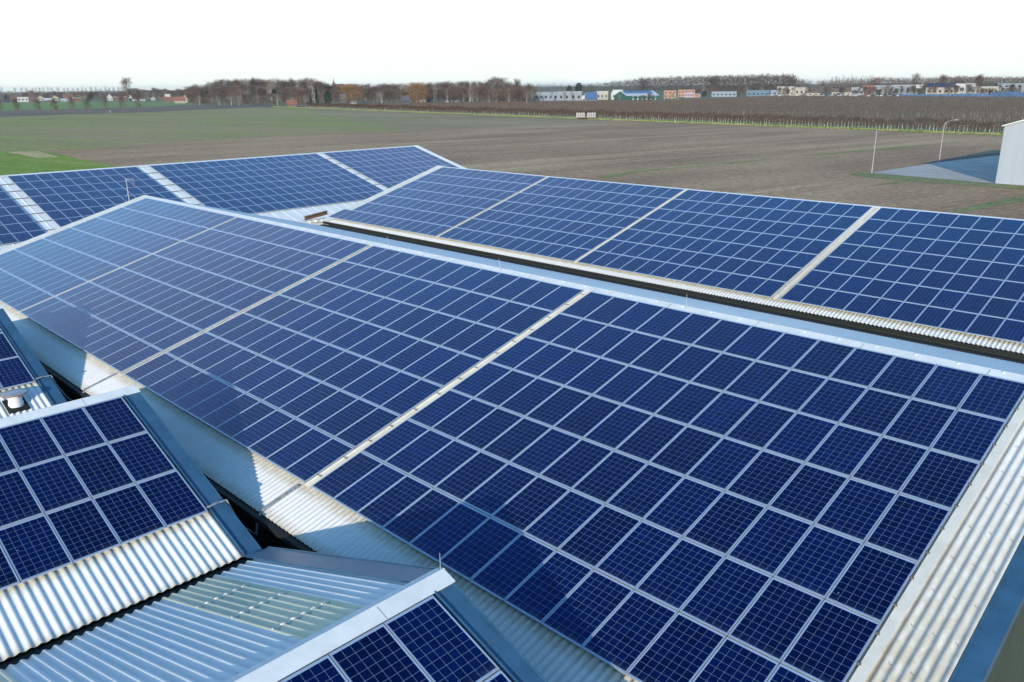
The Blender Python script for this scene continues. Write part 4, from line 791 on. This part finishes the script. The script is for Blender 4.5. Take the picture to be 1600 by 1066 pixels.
H(1366, 1400, 147.5, 135, GRY, RW, 'long grey warehouse with white roof edge', 'warehouse', 'warehouse', 'flat', depth_m=40, win=5); H(1396, 1430, 148, 134, GRY, RW, 'grey hall left of the navy roofed hall', 'warehouse', 'warehouse', 'flat', depth_m=30, win=4); H(1430, 1440, 148, 133.5, WHT, RW, 'small bright white hall gable right skyline', 'warehouse', 'warehouse', 'flat', win=1)
H(1448, 1488, 148.5, 131.5, CRM, NAVY, 'cream hall with navy blue sloping roof', 'warehouse', 'warehouse', 'gable', depth_m=30, eave=.68, win=5); H(1484, 1520, 147.5, 132, WHT, RW, 'large white warehouse right of the navy roofed hall', 'warehouse', 'warehouse', 'flat', depth_m=40, win=3)
H(1519, 1556, 148.5, 136.5, CRM, RW, 'low cream warehouse above the blue nets', 'warehouse', 'warehouse', 'flat', depth_m=30, win=6); H(1560, 1612, 148, 131, GRY, TEAL, 'grey hall with teal roof at the right frame edge', 'warehouse', 'warehouse', 'flat', depth_m=30, win=6, rows=2)
# church
x, y = gp(530, 151); ch = empty('church', (x, y, G), 'village church with square tower and thin spire above the wooded belt', 'church'); dep = float((np.array([x, y, G])-CAM)@CF); s = dep/F; ch.rotation_euler = (0, 0, math.atan2(CR[1], CR[0]))
mb = MB(); mb.box(-9*s, -5*s, -2*s, 2*s, 0, 20.5*s); mb.build('tower', BK, ch); mb = MB(); mb.lathe((-7*s, 0, 20.5*s), [(2.0*s, 0), (1.0*s, 1.2*s), (.75*s, 3*s), (.28*s, 5*s), (.06*s, 9*s)], 8); mb.build('spire', TD, ch)
mb = MB(); mb.box(-5*s, 8*s, -2.4*s, 2.4*s, 0, 14*s); mb.add([(-5*s, -2.6*s, 14*s), (8*s, -2.6*s, 14*s), (8*s, 2.6*s, 14*s), (-5*s, 2.6*s, 14*s), (-5*s, 0, 19*s), (8*s, 0, 19*s)], [(0, 1, 5, 4), (2, 3, 4, 5), (1, 2, 5), (3, 0, 4)]); mb.build('nave', TB, ch)
# blue nets along the far orchard edge
bl = colour('bright blue netting', (.07, .13, .24), .7, .5)
ns = empty('blue_net_fence', (*gp(1500, 152.5), G), 'long bright blue netting along the far orchard edge', 'net')
for k, (p0, p1, b0, b1, t0, t1) in enumerate(((1405, 1475, 151.9, 152.4, 147.6, 147), (1475, 1550, 152.4, 152.9, 147, 145.8), (1550, 1640, 152.9, 153.6, 143.5, 143.8))):
    A0, A1_ = np.array([*gp(p0, b0), G]), np.array([*gp(p1, b1), G]); d0, d1 = float((A0-CAM)@CF), float((A1_-CAM)@CF); h0, h1_ = (b0-t0)*d0/F, (b1-t1)*d1/F; n_ = 24; V = []; nn = np.array([0.7, -.7, 0])
    for i in range(n_+1):
        q = i/n_; p = A0*(1-q)+A1_*q-np.array(ns.location); h = (h0*(1-q)+h1_*q)*(.85+.2*rng.random()); V += [tuple(p+nn*.4), tuple(p+nn*.3*rng.normal()+[0, 0, h]), tuple(p-nn*2+[0, 0, h*.95]), tuple(p-nn*2)]
    Fc = [(4*i+a, 4*i+4+a, 4*i+4+(a+1) % 4, 4*i+(a+1) % 4) for i in range(n_) for a in range(4)]
    link('net', mesh('net', V, Fc, bl), ns)
# parked cars along the lot at the right
CC = [colour('white car paint', (.7, .7, .7), .25, .02), colour('dark car paint', (.03, .035, .05), .2, .02), colour('silver car paint', (.4, .42, .45), .3, .02), colour('red car paint', (.35, .03, .02), .25, .02), colour('blue car paint', (.04, .10, .28), .25, .02)]
def car_meshes(m):
    pr = [(-2.1, .3), (-2.15, .75), (-1.9, .95), (-1.3, 1.0), (-.7, 1.45), (.75, 1.45), (1.35, 1.0), (2.05, .9), (2.15, .6), (2.1, .3)]
    V = [(x, y*(.82 if z > 1.1 else 1), z) for y in (-.85, .85) for x, z in pr]; n = len(pr)
    body = mesh('body', V, [tuple(range(n)), tuple(range(2*n-1, n-1, -1))]+[(i, i+n, (i+1) % n+n, (i+1) % n) for i in range(n)], m)
    mb = MB(); mb.box(-.95, 1.05, -.80, .80, 1.02, 1.36); return body, mesh('glass', mb.v, mb.f, M['glass_dark'])
mb = MB()
for k in range(12): pass
wm_ = MB(); n_ = 12; wm_.add([(.32*math.cos(6.283*k/n_), yy, .32*math.sin(6.283*k/n_)) for yy in (-.1, .1) for k in range(n_)], [tuple(range(n_)), tuple(range(2*n_-1, n_-1, -1))]+[(k, k+n_, (k+1) % n_+n_, (k+1) % n_) for k in range(n_)]); wheel = mesh('wheel', wm_.v, wm_.f, colour('tyre rubber', (.015, .015, .016)))
CM = [car_meshes(c) for c in CC]; cn = ['white', 'dark', 'silver', 'red', 'blue']
for k, px in enumerate(list(np.arange(1192, 1404, 6.6))):
    ci = [0, 1, 2, 1, 0, 4, 1, 2, 0, 1, 3, 0, 1, 2][k % 14]; r = empty('parked_car', (*gp(px, 151.0), G), cn[ci]+' car parked in the long row beyond the orchard', 'car', cn[ci]+' cars parked beyond the orchard'); r.rotation_euler = (0, 0, math.atan2(CR[1], CR[0])+rng.normal()*.15)
    r.scale = (1.0, 1.0, 1.0); link('body', CM[ci][0], r); link('glass', CM[ci][1], r)
    for wx in (-1.35, 1.35):
        for wy in (-.8, .8): w_ = link('wheel', wheel, r); w_.location = (wx, wy, .32)
# crate trailer by the hedge, small white boxes in the field
x, y = gp(915, 186.2); tr_ = empty('crate_trailer', (x, y, G), 'white slatted crates on a low trailer in the hedge row', 'trailer'); tr_.rotation_euler = (0, 0, math.atan2(CR[1], CR[0])-.1); s = float((np.array([x, y, G])-CAM)@CF)/F
mb = MB(); mb.box(-15*s, 17*s, -1, 1, .55, .75); mb.build('deck', M['rust'], tr_)
for k in range(9):
    if k in (4,): continue
    xx = (-14.5+k*3.4)*s; mb = MB(); mb.box(xx, xx+.16*s, -1, -.9, .752, 8*s*1.1); mb.box(xx+2.6*s, xx+2.76*s, -1, -.9, .752, 8*s*1.1)
    for j in range(3): mb.box(xx+.16*s, xx+2.6*s, -1, -.92, .9+j*2.6*s, .9+j*2.6*s+1.4*s)
    mb.box(xx, xx+2.76*s, .9, 1, .752, 8*s*1.1); mb.build('crate', WHT, tr_)
for wx in (-9*s, 12*s): w_ = link('wheel', wheel, tr_); w_.location = (wx, -1.0, .32)
x, y = gp(172.5, 176.2); mb = MB(); mb.tube([(0, 0, -.1), (0, 0, 1.2)], .18, 8); mb.lathe((0, 0, 1.15), [(.26, 0), (.26, .25), (.1, .4)], 10); tag(mb.build('marker_post', WHT), 'small white marker post at the roadside among the young trees', 'post').location = (x, y, G)

# ------------------------------------------------------------------ air
hm = bpy.data.materials.new('thin haze'); hm.use_nodes = True; n, l = hm.node_tree.nodes, hm.node_tree.links
for q in list(n):
    if q.type != 'OUTPUT_MATERIAL': n.remove(q)
pv = n.new('ShaderNodeVolumePrincipled'); pv.inputs['Color'].default_value = (.92, .96, .98, 1); pv.inputs['Density'].default_value = .00005; pv.inputs['Anisotropy'].default_value = .2
l.new(pv.outputs[0], [q for q in n if q.type == 'OUTPUT_MATERIAL'][0].inputs['Volume'])
mb = MB(); mb.box(-R_-50, R_+50, -R_-50, R_+50, G-1, 45); tag(mb.build('haze', hm), 'thin pale haze over the flat fields', 'haze', kind='stuff')
